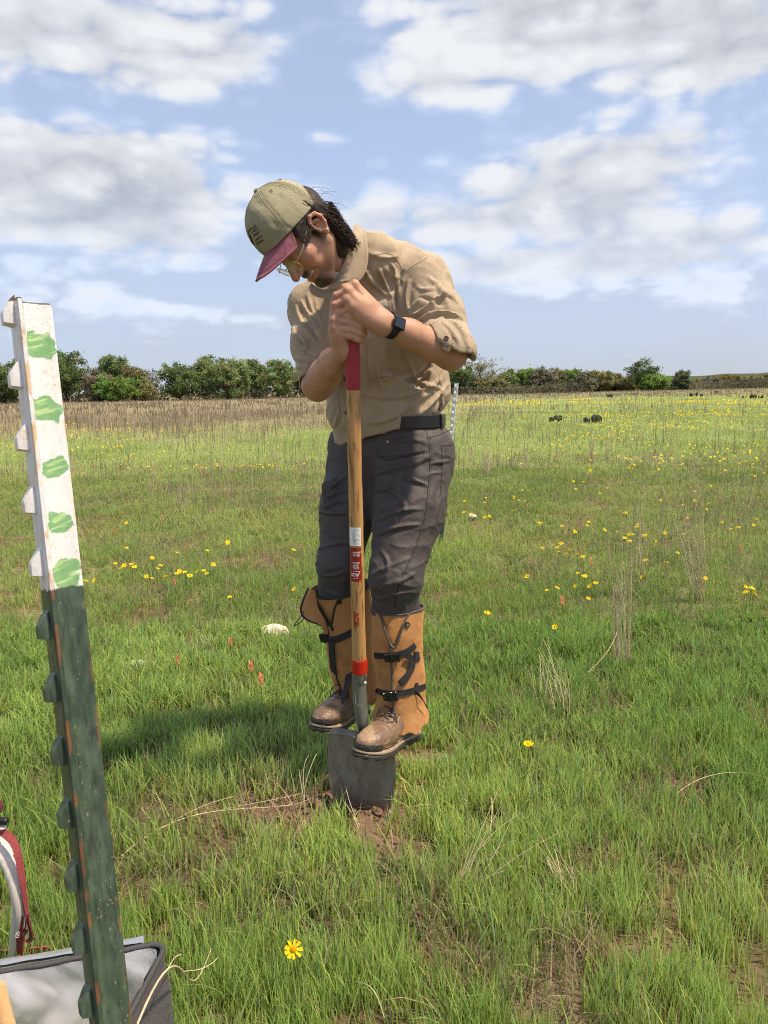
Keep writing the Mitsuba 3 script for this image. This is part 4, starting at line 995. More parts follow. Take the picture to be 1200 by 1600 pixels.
mat('m_steel', lambda p, n, uv: mikit.mix(mikit.mix((0.115, 0.125, 0.105), (0.20, 0.205, 0.175), mikit.fbm(p.x * 60, p.y * 60, p.z * 24, 4)), (0.045, 0.045, 0.04), mikit.smoothstep(.52, .68, mikit.fbm(p.x * 26, p.y * 26, p.z * 12 + 4, 4))), rough=0.5, metallic=0.35)
mat('m_blade_steel', lambda p, n, uv: mikit.mix(mikit.mix(mikit.mix((0.13, 0.118, 0.10), (0.33, 0.30, 0.25), mikit.fbm(p.x * 55, p.y * 55, p.z * 14, 4)), (0.07, 0.062, 0.055), mikit.smoothstep(.56, .74, mikit.fbm(p.x * 170, p.y * 170, p.z * 60, 4)) * .4), (0.22, 0.14, 0.085), mikit.smoothstep(.085, .0, p.z + .06 * (mikit.fbm(p.x * 40, p.y * 40, p.z * 30, 3) - .5)) * .75 + .35 * mikit.smoothstep(.62, .72, mikit.fbm(p.x * 200, p.y * 200, p.z * 90, 3))), rough=0.55, metallic=0.3)
mat('m_label_red', lambda p, n, uv: mikit.mix((0.22, 0.012, 0.010), (0.27, 0.018, 0.014), mikit.fbm(p.x * 200, p.y * 200, p.z * 200, 2)), rough=0.35)
mat('m_label_white', (0.70, 0.71, 0.70), rough=0.4)
mat('m_ink', (0.03, 0.03, 0.032), rough=0.6)
mat('m_inkgrey', (0.30, 0.32, 0.33), rough=0.6)
mat('m_print_red', (0.36, 0.012, 0.012), rough=0.4)
mat('m_print_white', (0.72, 0.70, 0.68), rough=0.5)
sh = thing('shovel', 'long wooden handled digging shovel with red grip, upright in the soil', 'shovel')
H0, H1 = px(561.5, 1040, 2.20), px(549.0, 484, 2.10)             # wood enters the socket; top end under the hands
HAX = nrm(H1 - H0); HL = float(np.linalg.norm(H1 - H0))


def hpt(y):
    """Point of the handle's axis at the height of photograph row y."""
    lo, hi = -0.4, 1.4
    for _ in range(40):
        m = (lo + hi) / 2; P = H0 + (H1 - H0) * m; d = P - CAM
        if 800 - FOC * (d @ UPV) / (d @ _f) > y: lo = m
        else: hi = m
    return H0 + (H1 - H0) * lo


hr = lambda t: 0.0208 - 0.0022 * t
ts = np.linspace(-0.06, .90, 40)
put('handle', tube(H0 + (H1 - H0) * ts[:, None], [hr(t) + .0004 * math.sin(t * 31) for t in ts], 28), 'm_wood', sh, smooth=50)
g0, g1 = hpt(609), H1
tg = np.linspace(0, 1, 16); rgp = np.full(16, .0203); rgp[0] = .0194; rgp[-1] = .016; rgp[-2] = .0198
put('grip', tube(g0 + (g1 - g0) * tg[:, None], rgp, 28), 'm_redgrip', sh, smooth=50)
c0, c1 = hpt(1050), hpt(1029)
put('collar', tube(np.array([c0, c0 + (c1 - c0) * .06, c0 + (c1 - c0) * .92, c1]), [.0236, .0242, .0240, .0228], 28), 'm_redpaint', sh, smooth=50)
bt = px(566, 1160, 2.205)                                            # where socket and blade meet
s0 = spline([hpt(1036), hpt(1056), hpt(1075), px(563.5, 1106, 2.209), px(568.5, 1140, 2.209), bt - [0, 0, .03]], 22)
put('socket', tube(s0, np.interp(np.linspace(0, 1, 22), [0, .25, .6, 1], [.0226, .0222, .0205, .014]), 26), 'm_steel', sh, smooth=60)
seam = spline([hpt(1055) + [-.010, -.0199, 0], hpt(1080) + [-.012, -.0186, 0], px(557, 1100, 2.174), px(566, 1103, 2.174)], 14)
put('socket_seam', tube(seam, .0011, 5), 'm_steel', sh, smooth=True)
put('rivet', (lambda m: (np.array(m.vertices) * [.0045, .003, .0045] + hpt(1064) + [.016, -.0150, 0], np.array(m.faces)))(trimesh.creation.icosphere(2, 1.0)), 'm_print_white', sh, smooth=True)
# the blade: a dished plate with rolled steps at its top and a ridge that runs out of the socket
WD = nrm(np.array([0.91, -0.40, 0.0])); DN = nrm(SHOVEL + [0, 0, -.02] - bt); DN = nrm(DN - WD * (DN @ WD)); NB = np.cross(DN, WD); NB = NB if NB[1] < 0 else -NB
TOPZ = 0.03


def blade_pt(u, s):
    hw = np.interp(s, [-.03, 0, .06, .12, .17, .215, .25, .28], [.104, .110, .114, .112, .103, .085, .056, .012])
    x = u * hw
    dish = -.020 * (1 - u * u) * np.interp(s, [-.03, .1, .28], [.5, 1, .6])
    ridge = .024 * np.exp(-(x / .017) ** 2) * np.clip(1 - (s + .03) / .16, 0, 1)
    return bt + DN * s + WD * x + NB * (dish + ridge + .010)


NU, NS = 60, 64; V = np.array([blade_pt(u, s) for s in np.linspace(-.024, .28, NS) for u in np.linspace(-1, 1, NU)])
I, J = np.meshgrid(np.arange(NS - 1), np.arange(NU - 1), indexing='ij'); a0 = (I * NU + J).ravel(); Q = np.stack([a0, a0 + NU, a0 + NU + 1, a0 + 1], 1)
F = np.vstack([Q[:, [0, 1, 2]], Q[:, [0, 2, 3]]]); V2 = V - NB * .0022
put('blade', (np.vstack([V, V2]), np.vstack([F, F[:, ::-1] + len(V)])), 'm_blade_steel', sh, smooth=True)
for sgn in (-1, 1):
    st = np.array([blade_pt(u, -.024) for u in np.linspace(.16 * sgn, .98 * sgn, 12)])
    sv = np.vstack([st + NB * .004, st + NB * .012 + DN * .004, st - NB * .004 - DN * .004, st - NB * .020 - DN * .002, st - NB * .020 + DN * .002, st - NB * .004])
    n = 12; F = []
    for r in range(6):
        for k in range(11):
            A, B = r * n + k, ((r + 1) % 6) * n + k; F += [[A, A + 1, B + 1], [A, B + 1, B]]
    put('step', (sv, np.array(F)), 'm_blade_steel', sh, smooth=40)


# stickers and print, bent round the handle
def on_handle(cx_row, u, w, off):
    """u metres round the handle from the side that faces the camera (to the right), w metres along it upwards."""
    P = hpt(cx_row) + HAX * w; t = float(np.dot(P - H0, HAX)) / HL; R = hr(t) + off
    f = nrm(CAM - P); f = nrm(f - HAX * (f @ HAX)); r = np.cross(HAX, -f); r = r if r[0] > 0 else -r; a = u / R
    return P + R * (math.cos(a) * f + math.sin(a) * r)


def wrap_sheet(row, u0, u1, w0, w1, off=.0006, nu=14, nw=6):
    V = np.array([on_handle(row, u0 + (u1 - u0) * i / nu, w0 + (w1 - w0) * j / nw, off) for i in range(nu + 1) for j in range(nw + 1)])
    I, J = np.meshgrid(np.arange(nu), np.arange(nw), indexing='ij'); a0 = (I * (nw + 1) + J).ravel(); Q = np.stack([a0, a0 + nw + 1, a0 + nw + 2, a0 + 1], 1)
    return V, np.vstack([Q[:, [0, 1, 2]], Q[:, [0, 2, 3]]])


def wrap_mesh(m, row, off=.0012, rot=0, at=(0, 0)):
    m = m.subdivide_to_size(.004); v = np.array(m.vertices); c, s = math.cos(rot), math.sin(rot)
    u, w = v[:, 0] * c - v[:, 1] * s + at[0], v[:, 0] * s + v[:, 1] * c + at[1]
    return np.array([on_handle(row, a, b, off + z * .4) for a, b, z in zip(u, w, v[:, 2])]), np.array(m.faces)


K = 2.24 / 1200                                                     # metres per photograph pixel at the handle
wl = put('label_white', wrap_sheet(850, -.026, .0135, 0, 29 * K), 'm_label_white', sh, label='white paper sticker with fine print')
L = []
r5 = np.random.default_rng(5)
for k in range(13):
    y = .004 + k * .0037
    if k in (5, 9): continue
    u = -.0065
    while u < .0105:
        w = .001 + .0025 * r5.random(); L.append(wrap_sheet(850, u, min(u + w, .0112), y, y + .0014, .0009, 2, 1)); u += w + .0007
put('fine_print', join(L), 'm_inkgrey', wl)
put('fine_print', join([wrap_sheet(850, -.011 + .0012 * (k % 2), -.0085, .010 + k * .004, .0128 + k * .004, .0009, 2, 1) for k in range(9)] + [wrap_sheet(850, -.0065, -.0045, .0175, .0195, .0012, 2, 1), wrap_sheet(850, -.0055, -.0015, .0145, .0170, .0012, 2, 1)]), 'm_ink', wl)
rl = put('label_red', wrap_sheet(905, -.026, .0135, -.001, 54.5 * K), 'm_label_red', sh, label='dark red paper sticker with white lettering')
L = []                                                               # upside down lines of white lettering, too small to read in the photograph
for (y, h, u0, u1) in ((.0865, .0032, -.012, .0098), (.0815, .0032, -.012, .0085), (.0765, .0030, -.012, .0070)):
    u = u0
    while u < u1:
        w = .0014 + .0012 * r5.random(); L.append(wrap_sheet(905, u, u + w * .45, y, y + h, .0010, 1, 1)); L.append(wrap_sheet(905, u, u + w, y + h * (.7 if r5.random() < .5 else 0), y + h * (1 if r5.random() < .5 else .3), .0011, 1, 1)); u += w + .0006
for (y, h, u0, u1) in ((.0520, .0058, -.013, .0045), (.0445, .0055, -.013, .0015), (.0375, .0055, -.013, .0030)):
    u = u0
    while u < u1:
        w = .0026 + .0016 * r5.random(); L.append(wrap_sheet(905, u, u + w * .42, y, y + h, .0010, 1, 1)); L.append(wrap_sheet(905, u, u + w, y + h * .66, y + h, .0011, 1, 1)); u += w + .0008
put('lettering', join(L), 'm_print_white', rl)
tri = [(-.0125, .031), (.0082, .031), (-.002, .0095), (-.0125, .0095)]
L = []
for a, b in ((0, 1), (1, 2), (2, 3)):
    p0, p1 = np.array(tri[a]), np.array(tri[b]); d = nrm(p1 - p0); nn = np.array([-d[1], d[0]]) * .0007
    for k in range(5):
        q0, q1 = p0 + (p1 - p0) * k / 5, p0 + (p1 - p0) * (k + 1) / 5
        L.append((np.array([on_handle(905, *(q0 + nn), .0010), on_handle(905, *(q1 + nn), .0010), on_handle(905, *(q1 - nn), .0010), on_handle(905, *(q0 - nn), .0010)]), np.array([[0, 1, 2], [0, 2, 3]])))
put('triangle_mark', join(L), 'm_print_white', rl)
put('triangle_lettering', wrap_mesh(meshkit.text_mesh('ACE', .0085, bold=True), 905, .0012, math.pi, (.004, .0245)), 'm_print_white', rl)
put('small_number', join([wrap_sheet(905, .0068 + .0016 * k, .0079 + .0016 * k, .0022, .0038, .0010, 1, 1) for k in range(3)]), 'm_print_white', rl)
m = meshkit.text_mesh('ACE', .0165, bold=True); m.apply_translation(-np.array(m.bounds).mean(0) * [1, 1, 0])
put('printed_letters', wrap_mesh(m, 963, .0004, -math.pi / 2 - .0, (-.0065, 0)), 'm_print_red', sh, label='red letters printed on the wood')
# ------------------------------------------------------------------ the person
def skin_color(p, n, uv):
    a = mikit.fbm(p.x * 26, p.y * 26, p.z * 26, 3); b = mikit.fbm(p.x * 160, p.y * 160, p.z * 160, 3)
    return mikit.mix(mikit.mix((0.43, 0.225, 0.145), (0.52, 0.305, 0.205), a), (0.38, 0.17, 0.11), mikit.smoothstep(.55, .8, b) * .35)


scene['m_skin'] = {'type': 'twosided', 'bsdf': {'type': 'bumpmap', 'arbitrary': mikit.proc(lambda p, n, uv: mikit.fbm(p.x * 420, p.y * 420, p.z * 420, 3), eps=8e-4), 'scale': 0.0014,
                   'bsdf': {'type': 'principled', 'base_color': VC, 'roughness': 0.48, 'specular': 0.4}}}
weave = lambda k: (lambda p, n, uv: mikit.fbm(p.x * 70 * k, p.y * 70 * k, p.z * 70 * k, 4))
mat('m_shirt', lambda p, n, uv: mikit.mix((0.315, 0.250, 0.170), (0.375, 0.305, 0.215), mikit.fbm(p.x * 34, p.y * 34, p.z * 34, 4)), rough=0.82, sheen=0.15, bump=weave(1.0), bump_scale=0.0013)
mat('m_thread', (0.24, 0.18, 0.115), rough=0.9)
mat('m_trousers', lambda p, n, uv: mikit.mix((0.046, 0.039, 0.039), (0.064, 0.054, 0.053), mikit.fbm(p.x * 30, p.y * 30, p.z * 30, 4)), rough=0.72, sheen=0.2, bump=weave(.9), bump_scale=0.0020)
mat('m_seam', (0.014, 0.012, 0.012), rough=0.9)
mat('m_belt', (0.011, 0.011, 0.013), rough=0.28, bump=lambda p, n, uv: mikit.fbm(p.x * 300, p.y * 300, p.z * 300, 2), bump_scale=.0006)
mat('m_duck', lambda p, n, uv: mikit.mix(mikit.mix((0.345, 0.165, 0.056), (0.44, 0.220, 0.082), mikit.fbm(p.x * 26, p.y * 26, p.z * 26, 4)), (0.25, 0.11, 0.038), mikit.smoothstep(.56, .72, mikit.fbm(p.x * 13, p.y * 13, p.z * 9 + 3, 3)) * .55), rough=0.9, bump=weave(1.0), bump_scale=0.0018)
mat('m_strap', lambda p, n, uv: mikit.mix((0.010, 0.010, 0.012), (0.02, 0.02, 0.023), mikit.noise(p.x * 500, p.y * 500, p.z * 900)), rough=0.7)
mat('m_greypiping', (0.075, 0.07, 0.068), rough=0.8)
mat('m_buckleplastic', (0.009, 0.009, 0.010), rough=0.25)
mat('m_leather', lambda p, n, uv: mikit.mix(mikit.mix((0.105, 0.066, 0.042), (0.20, 0.130, 0.082), mikit.fbm(p.x * 30, p.y * 30, p.z * 30, 4)), (0.33, 0.225, 0.14), mikit.smoothstep(.52, .70, mikit.fbm(p.x * 17 + 9, p.y * 17, p.z * 40, 4)) * .8), rough=0.46, bump=lambda p, n, uv: mikit.fbm(p.x * 120, p.y * 120, p.z * 120, 4), bump_scale=0.003)
mat('m_rubber', lambda p, n, uv: mikit.mix((0.017, 0.015, 0.013), (0.05, 0.042, 0.034), mikit.fbm(p.x * 60, p.y * 60, p.z * 60, 3)), rough=0.5, bump=lambda p, n, uv: mikit.fbm(p.x * 150, p.y * 150, p.z * 150, 3), bump_scale=.003)
mat('m_midsole', lambda p, n, uv: mikit.mix((0.20, 0.15, 0.105), (0.34, 0.265, 0.19), mikit.fbm(p.x * 60, p.y * 60, p.z * 90, 3)), rough=0.7)
mat('m_lace', lambda p, n, uv: mikit.mix((0.02, 0.018, 0.016), (0.15, 0.12, 0.10), mikit.smoothstep(.55, .65, mikit.noise(p.x * 420, p.y * 420, p.z * 420))), rough=0.8)
mat('m_cap', lambda p, n, uv: mikit.mix((0.225, 0.215, 0.135), (0.305, 0.292, 0.195), mikit.fbm(p.x * 30, p.y * 30, p.z * 30, 4)), rough=0.9, bump=weave(.8), bump_scale=0.0012)
mat('m_capseam', (0.185, 0.175, 0.108), rough=0.9)
mat('m_brim', lambda p, n, uv: mikit.mix((0.235, 0.078, 0.112), (0.325, 0.125, 0.165), mikit.fbm(p.x * 60, p.y * 60, p.z * 60, 4)), rough=0.9, bump=weave(1.6), bump_scale=0.0014)
mat('m_brimthread', (0.14, 0.045, 0.075), rough=0.9)
mat('m_embroidery', (0.055, 0.022, 0.020), rough=0.9)
mat('m_hair', lambda p, n, uv: mikit.mix((0.012, 0.008, 0.006), (0.050, 0.033, 0.024), mikit.fbm(p.x * 160, p.y * 160, p.z * 160, 3)), rough=0.55, specular=0.3)
mat('m_gold', (0.75, 0.60, 0.42), rough=0.22, metallic=1.0)
mat('m_teeth', (0.62, 0.56, 0.46), rough=0.3)
mat('m_watchglass', (0.012, 0.013, 0.018), rough=0.12, specular=0.7)
mat('m_watchband', (0.010, 0.010, 0.012), rough=0.55)
mat('m_horn', (0.045, 0.030, 0.018), rough=0.35)
mat('m_steelbright', (0.6, 0.6, 0.58), rough=0.25, metallic=1.0)
mat('m_patch', (0.55, 0.51, 0.43), rough=0.85)
scene['m_lens'] = {'type': 'thindielectric', 'int_ior': 1.5}

person = thing('person', 'person in tan shirt and maroon brimmed cap, bent over the shovel, standing on its blade', 'person')
# head axes: right, forward, up (he looks straight down at the blade)
HM = np.array([[-.47971, -.37984, -.79095], [.87336, -.29341, -.38879], [-.08439, -.87729, .47249]]); HRt, HF, HU = HM.T
HC = np.array([-.198, 2.142, 1.680])
hd = lambda x, y, z: HC + HM @ (np.array([x, y, z], float) * .96)
SL, SR = px(660, 444, 2.37), px(490, 482, 2.45)
EL, ER = px(702, 551, 2.23), px(497, 600, 2.30)
WL, WR = px(598, 503, 2.085), px(535, 546, 2.115)
NB_ = px(566, 412, 2.335)
HLj, HRj = px(640, 712, 2.49), px(568, 704, 2.58)
KL, KR_ = px(612, 900, 2.27), px(524, 885, 2.42)
AL, AR = px(630, 1118, 2.31), px(548, 1088, 2.47)
SM, PC = (SL + SR) / 2, (HLj + HRj) / 2
TX = nrm(SL - SR); TZ = nrm(SM - PC); TX = nrm(TX - TZ * (TX @ TZ)); TY = np.cross(TZ, TX); TY = TY if TY[1] < 0 else -TY; TM = np.stack([TX, TY, TZ], 1)
tp = lambda t, x=0, y=0: PC + (SM - PC) * t + TX * x + TY * y

# ---- body: one surface; head, arms and hands fine, what the clothes hide coarser
f = Field(HC - [.16, .17, .19], HC + [.24, .24, .15], .0024)
e = lambda c, r, k=.012, sub=False, M=HM: f.ell(hd(*c), r, M, k, sub)
e((0, -.016, .036), (.074, .094, .086), k=.01); e((0, .028, -.022), (.0575, .063, .082), k=.03)
for s in (-1, 1):
    f.cone(hd(s * .056, .002, -.048), hd(s * .021, .068, -.096), .016, .0165, k=.03)
    e((s * .043, .062, -.012), (.024, .022, .019), k=.025)
    e((s * .033, .065, -.044), (.019, .018, .019), k=.018)                              # cheek, lifted by the smile
f.cone(hd(-.016, .079, -.100), hd(.016, .079, -.100), .017, .017, k=.02)
f.cone(hd(-.036, .082, .034), hd(.036, .082, .034), .012, .012, k=.02)
for s in (-1, 1):
    e((s * .031, .098, .011), (.016, .016, .010), k=.014, sub=True)
    e((s * .031, .079, .010), (.0135, .0125, .0125), k=.003)
    f.cone(hd(s * .018, .090, .0045), hd(s * .044, .083, .005), .0035, .0035, k=.004)
f.chain([hd(0, .088, .020), hd(0, .103, -.006), hd(0, .118, -.024)], [.0085, .0095, .0120], k=.012)
for s in (-1, 1):
    e((s * .0125, .104, -.0275), (.0085, .011, .008), k=.007); e((s * .0065, .112, -.0345), (.0035, .005, .004), k=.003, sub=True)
mouth = [(-.033, .077, -.046), (-.017, .0935, -.0565), (0, .0985, -.060), (.017, .0935, -.0565), (.033, .077, -.046)]
f.chain([hd(x, y, z + .0075) for x, y, z in mouth], [.004, .0055, .006, .0055, .004], k=.008)
f.chain([hd(x, y - .002, z - .0105) for x, y, z in mouth], [.004, .006, .0068, .006, .004], k=.008)
f.chain([hd(x, y + .008, z - .0012) for x, y, z in mouth], [.0035, .0066, .0072, .0066, .0035], k=.003, sub=True)
for s in (-1, 1):
    f.chain([hd(s * .021, .095, -.026), hd(s * .034, .088, -.044), hd(s * .041, .074, -.058)], [.0022, .0028, .0018], k=.008, sub=True)     # smile fold
# the ear: a tilted bowl with a rolled rim and a lobe
for s in (-1, 1):
    eb = lambda y, z, o: hd(s * (.0745 + o), y, z)
    f.ell(eb(-.013, -.001, .006), (.007, .017, .030), HM, k=.008)
    rim = [(0.002, -.016, .006), (.006, .004, .007), (.003, .022, .012), (-.010, .031, .017), (-.024, .024, .021), (-.029, .006, .020), (-.024, -.012, .016), (-.013, -.024, .010)]
    f.chain([eb(*q) for q in rim], [.0042, .0045, .0046, .0048, .005, .005, .0048, .0055], k=.003)
    f.ell(eb(-.009, -.027, .009), (.0045, .0085, .009), HM, k=.006)
    f.chain([eb(-.006, .016, .012), eb(-.017, .008, .0155), eb(-.016, -.008, .014)], [.003, .0036, .003], k=.003)
    f.ell(eb(-.009, -.004, .0180), (.0075, .007, .011), HM, k=.004, sub=True)
f.cone(hd(0, -.025, -.030), NB_, .054, .046, k=.03)
f.cone(hd(0, .030, -.100), NB_ + TY * .05, .016, .02, k=.03)
head = relax(f.mesh(), 2, .4)

# the arms with the hands, each finger a chain of its own
A = Field(np.minimum.reduce([SL, SR, EL, ER, WL, WR]) - .10, np.maximum.reduce([SL, SR, EL, ER, WL, WR]) + .10, .0026)
for S, E, W in ((SL, EL, WL), (SR, ER, WR)):
    d = nrm(W - E); A.cone(S, E, .046, .039, k=.02)
    A.chain([E, E + (W - E) * .28, E + (W - E) * .62, W], [.0395, .0415, .0350, .0265], k=.03)
    A.ell(E + (E - S) / np.linalg.norm(E - S) * .006 - d * .012, (.034, .034, .034), k=.03)
DH = lambda y: hpt(y)
HXp = lambda a, b, off: px(a, b, hpt(min(max(b, 486), 900))[1] + off)       # a point off metres behind the handle's axis
KI, KM, KRr, KP = HXp(554, 445, -.030), HXp(543, 455, -.042), HXp(541, 469, -.044), HXp(549, 481, -.040)
wl1 = WL + (KM - WL) * .25
for kp, r in ((KI, .0118), (KM, .0122), (KRr, .0118), (KP, .0108)):
    A.cone(WL + (kp - (KI + KP) / 2) * .42, kp, .0185, r, k=.016)
    A.ell(kp + np.array([.001, -.004, .002]), (.0105, .0105, .0105), k=.008)
A.ell((KM + KP + WL * 1.1) / 3.1, (.028, .018, .022), k=.02)
for kp in (KI, KM, KRr):                                                                # tendons on the back of the hand
    o = nrm(CAM - kp); A.cone(WL + (kp - (KI + KP) / 2) * .30 + o * .0175, kp + o * .0075, .0028, .0042, k=.007)
A.cone(WL + [.0, .0, -.012], HXp(566, 497, -.030), .021, .017, k=.02)                     # heel of the hand
fing = [
    ([KI, HXp(538, 449, -.034), HXp(529, 460, -.012), HXp(533, 468, .010)], [.0102, .0094, .0086, .0076]),
    ([KM, HXp(525, 462, -.038), HXp(521, 474, -.018), HXp(527, 481, .004)], [.0104, .0098, .0088, .0078]),
    ([KRr, HXp(523, 476, -.040), HXp(520, 488, -.024), HXp(527, 494, -.002)], [.0102, .0094, .0086, .0076]),
    ([KP, HXp(532, 488, -.040), HXp(527, 497, -.030), HXp(531, 503, -.014)], [.0092, .0084, .0076, .0068]),
    ([HXp(582, 478, .004), HXp(563, 466, .014), HXp(548, 468, .026), HXp(537, 474, .030)], [.0150, .0118, .0104, .0086])]
for P, R in fing: A.chain(P, R, k=.0035)
# the right hand, round the grip below
KIr, KMr, KRr2, KPr = HXp(527, 489, -.028), HXp(522, 500, -.034), HXp(523, 512, -.034), HXp(529, 522, -.028)
for kp, r in ((KIr, .0115), (KMr, .0120), (KRr2, .0115), (KPr, .0105)):
    A.cone(WR + (kp - (KIr + KPr) / 2) * .45, kp, .0185, r, k=.016); A.ell(kp + np.array([-.002, -.003, 0]), (.0102, .0102, .0102), k=.008)
A.ell((KMr + KPr + WR) / 3, (.020, .020, .026), k=.02)
for P, R in [([KIr, HXp(543, 494, -.036), HXp(561, 500, -.026), HXp(568, 502, -.004), HXp(563, 503, .014)], [.0100, .0098, .0092, .0085, .0075]),
             ([KMr, HXp(543, 504, -.038), HXp(562, 511, -.028), HXp(570, 513, -.006), HXp(565, 513, .014)], [.0104, .0100, .0095, .0088, .0078]),
             ([KRr2, HXp(544, 515, -.038), HXp(561, 521, -.028), HXp(569, 523, -.006), HXp(564, 523, .014)], [.0102, .0098, .0092, .0085, .0076]),
             ([KPr, HXp(545, 525, -.036), HXp(559, 531, -.027), HXp(565, 532, -.008), HXp(561, 532, .012)], [.0094, .0090, .0083, .0077, .0068]),
             ([HXp(531, 530, .010), HXp(536, 515, .026), HXp(548, 505, .034), HXp(562, 500, .028)], [.0145, .0120, .0105, .0088])]:
    A.chain(P, R, k=.0032)
arms = relax(A.mesh(), 2, .4)
B = Field(np.minimum.reduce([HLj, HRj, KL, KR_, AL, AR, SR]) - .2, np.maximum.reduce([SL, SM, HLj]) + .2, .009)
B.ell(tp(.70), (.13, .075, .17), TM, k=.05).ell(tp(.25), (.115, .070, .16), TM, k=.05).ell(PC, (.13, .085, .10), TM, k=.05)
B.cone(tp(.92), NB_, .05, .035, k=.04)
for S in (SL, SR): B.cone(tp(.90), S, .045, .045, k=.04)
LT = [HLj + [.012, 0, 0], px(638, 800, 2.41), px(619, 900, 2.31), px(618, 952, 2.335), px(624, 1040, 2.325)]
RT_ = [HRj, px(543, 800, 2.50), px(530, 882, 2.45), px(532, 930, 2.475), px(547, 1030, 2.49)]
for ch, A_ in ((LT, AL), (RT_, AR)): B.chain(ch + [A_], [.085, .070, .052, .048, .042, .034], k=.04)
trunk = B.mesh()


def head_tones(v):
    q = (v - HC) @ HM; x, y, z = q.T; nz = meshkit.fbm(v * 55, 3, 4); fine = meshkit.fbm(v * 420, 2, 6)
    c = np.array([0.47, 0.262, 0.172]) * (0.90 + .22 * nz[:, None])
    g = lambda cx, cy, cz, rx, ry, rz: np.exp(-((np.abs(x) - cx) / rx) ** 2 - ((y - cy) / ry) ** 2 - ((z - cz) / rz) ** 2)
    mixin = lambda c, col, w: c * (1 - w[:, None]) + np.array(col) * w[:, None]
    c = mixin(c, (.52, .20, .14), .55 * np.clip(g(0, .118, -.026, .016, .02, .016) + g(.045, .07, -.03, .022, .03, .022) * .8 + g(.085, -.015, .0, .02, .03, .04) * .9, 0, 1))
    hairy = np.clip(g(0, .085, -.100, .034, .045, .026) * 2.2 + g(0, .100, -.0425, .028, .020, .0070) * 1.5 + .62 * g(.048, .03, -.085, .03, .05, .03) + 1.0 * g(.074, .008, .006, .014, .012, .026) + .5 * g(.07, .012, -.03, .014, .014, .02), 0, 1)
    c = mixin(c, (.030, .020, .015), np.clip(hairy * (.55 + .9 * fine), 0, .97))
    brow = np.clip(g(.030, .094, .030, .019, .02, .0055) * 1.6, 0, 1); c = mixin(c, (.028, .018, .014), brow * (.6 + .4 * fine))
    lip = np.clip(g(0, .095, -.054, .026, .014, .0045) + g(0, .093, -.069, .024, .014, .0055), 0, 1); c = mixin(c, (.42, .155, .125), .6 * lip)
    c = mixin(c, (.16, .05, .04), np.clip(g(0, .084, -.0605, .026, .0085, .004) * 1.2, 0, 1) * .9)
    c = mixin(c, (.10, .055, .04), np.clip(g(.031, .0935, .0045, .014, .006, .0022), 0, 1) * .9)
    return c


def arm_tones(v):
    nz = meshkit.fbm(v * 40, 4, 9); f1 = meshkit.fbm(v * 240, 2, 3)
    c = np.array([0.455, 0.250, 0.163]) * (0.84 + .32 * nz[:, None]) * (0.94 + .12 * f1[:, None])
    k = np.array([KI, KM, KRr, KP, KIr, KMr, KRr2, KPr] + [P[1] for P, R in fing[:4]]); d = np.min(np.linalg.norm(v[:, None] - k[None], axis=2), axis=1)
    w = np.exp(-(d / .011) ** 2)[:, None] * .45; c = c * (1 - w) + np.array([.50, .195, .13]) * w
    for E in (EL, ER):
        w = np.exp(-(np.linalg.norm(v - E, axis=1) / .06) ** 2)[:, None] * .30; c = c * (1 - w) + np.array([.48, .20, .13]) * w
    return c


V, F = join([head, arms, trunk])
C = np.vstack([head_tones(head[0]), arm_tones(arms[0]), np.tile([.46, .255, .168], (len(trunk[0]), 1))])
body = put('body', (V, F), 'm_skin', person, smooth=True, color=C)
ra = np.random.default_rng(12); L = []; an_ = vnormals(*arms)
for E, W in ((EL, WL), (ER, WR)):
    d = nrm(W - E); t = (arms[0] - E) @ d / np.linalg.norm(W - E); r = np.linalg.norm(arms[0] - E - np.outer((arms[0] - E) @ d, d), axis=1); idx = np.flatnonzero((t > .06) & (t < .92) & (r < .07))
    for i in ra.choice(idx, 520): b0 = arms[0][i]; o = nrm(an_[i] * .35 + d * .8 + ra.normal(0, .35, 3)); ln = ra.uniform(.006, .013); L.append(tube(np.array([b0, b0 + o * ln * .5 + an_[i] * .001, b0 + o * ln]), np.array([.00015, .00012, .00006]), 3, cap=False))
mat('m_armhair', (0.14, 0.075, 0.045), rough=0.6)
put('arm_hair', join(L), 'm_armhair', person)
# teeth and ear stud
put('teeth', (lambda m: (np.array(m[0]), m[1]))(join([box(hd(x, .0945 - 12 * x * x, -.0578 + 8 * x * x), [.0070, .004, .0085], HM, bevel=.0012) for x in (-.0245, -.0175, -.0105, -.0035, .0035, .0105, .0175, .0245)])), 'm_teeth', person, smooth=40)
put('earring', (lambda m: (np.array(m.vertices) * .0036 + hd(-.0885, -.009, -.026), np.array(m.faces)))(trimesh.creation.icosphere(2, 1.0)), 'm_steelbright', person, smooth=True)

# ---- hair: locks over a dark under-layer, tucked behind the ear and curling at the nape
rh = np.random.default_rng(4)
hz_, hrx, hry = [-.135, -.10, -.06, -.02, .05, .10], [.040, .052, .065, .078, .084, .070], [.040, .054, .073, .094, .104, .088]
hsurf = lambda ph, z, o=0.0: ((np.interp(z, hz_, hrx) + o) * math.cos(ph), -.006 - (np.interp(z, hz_, hry) + o) * math.sin(ph), z)
f = Field(HC - [.2, .2, .22], HC + [.24, .24, .2], .004)
f.ell(hd(0, -.026, .036), (.078, .090, .082), HM, k=.01)
for z in (-.105, -.085, -.065, -.045, -.02):
    w, d = np.interp(z, hz_, hrx), np.interp(z, hz_, hry)
    f.ell(hd(0, -.020, z), (w - .012, d - .027, .022), HM, k=.02)
for s in (-1, 1):
    f.ell(hd(s * .070, .016, .034), (.012, .034, .022), HM, k=.01)
hairbase = displace(f.mesh(), lambda v: .007 * (meshkit.fbm((v - HC) @ HM * np.array([70, 70, 22]), 3, 5) - .5))
L = []
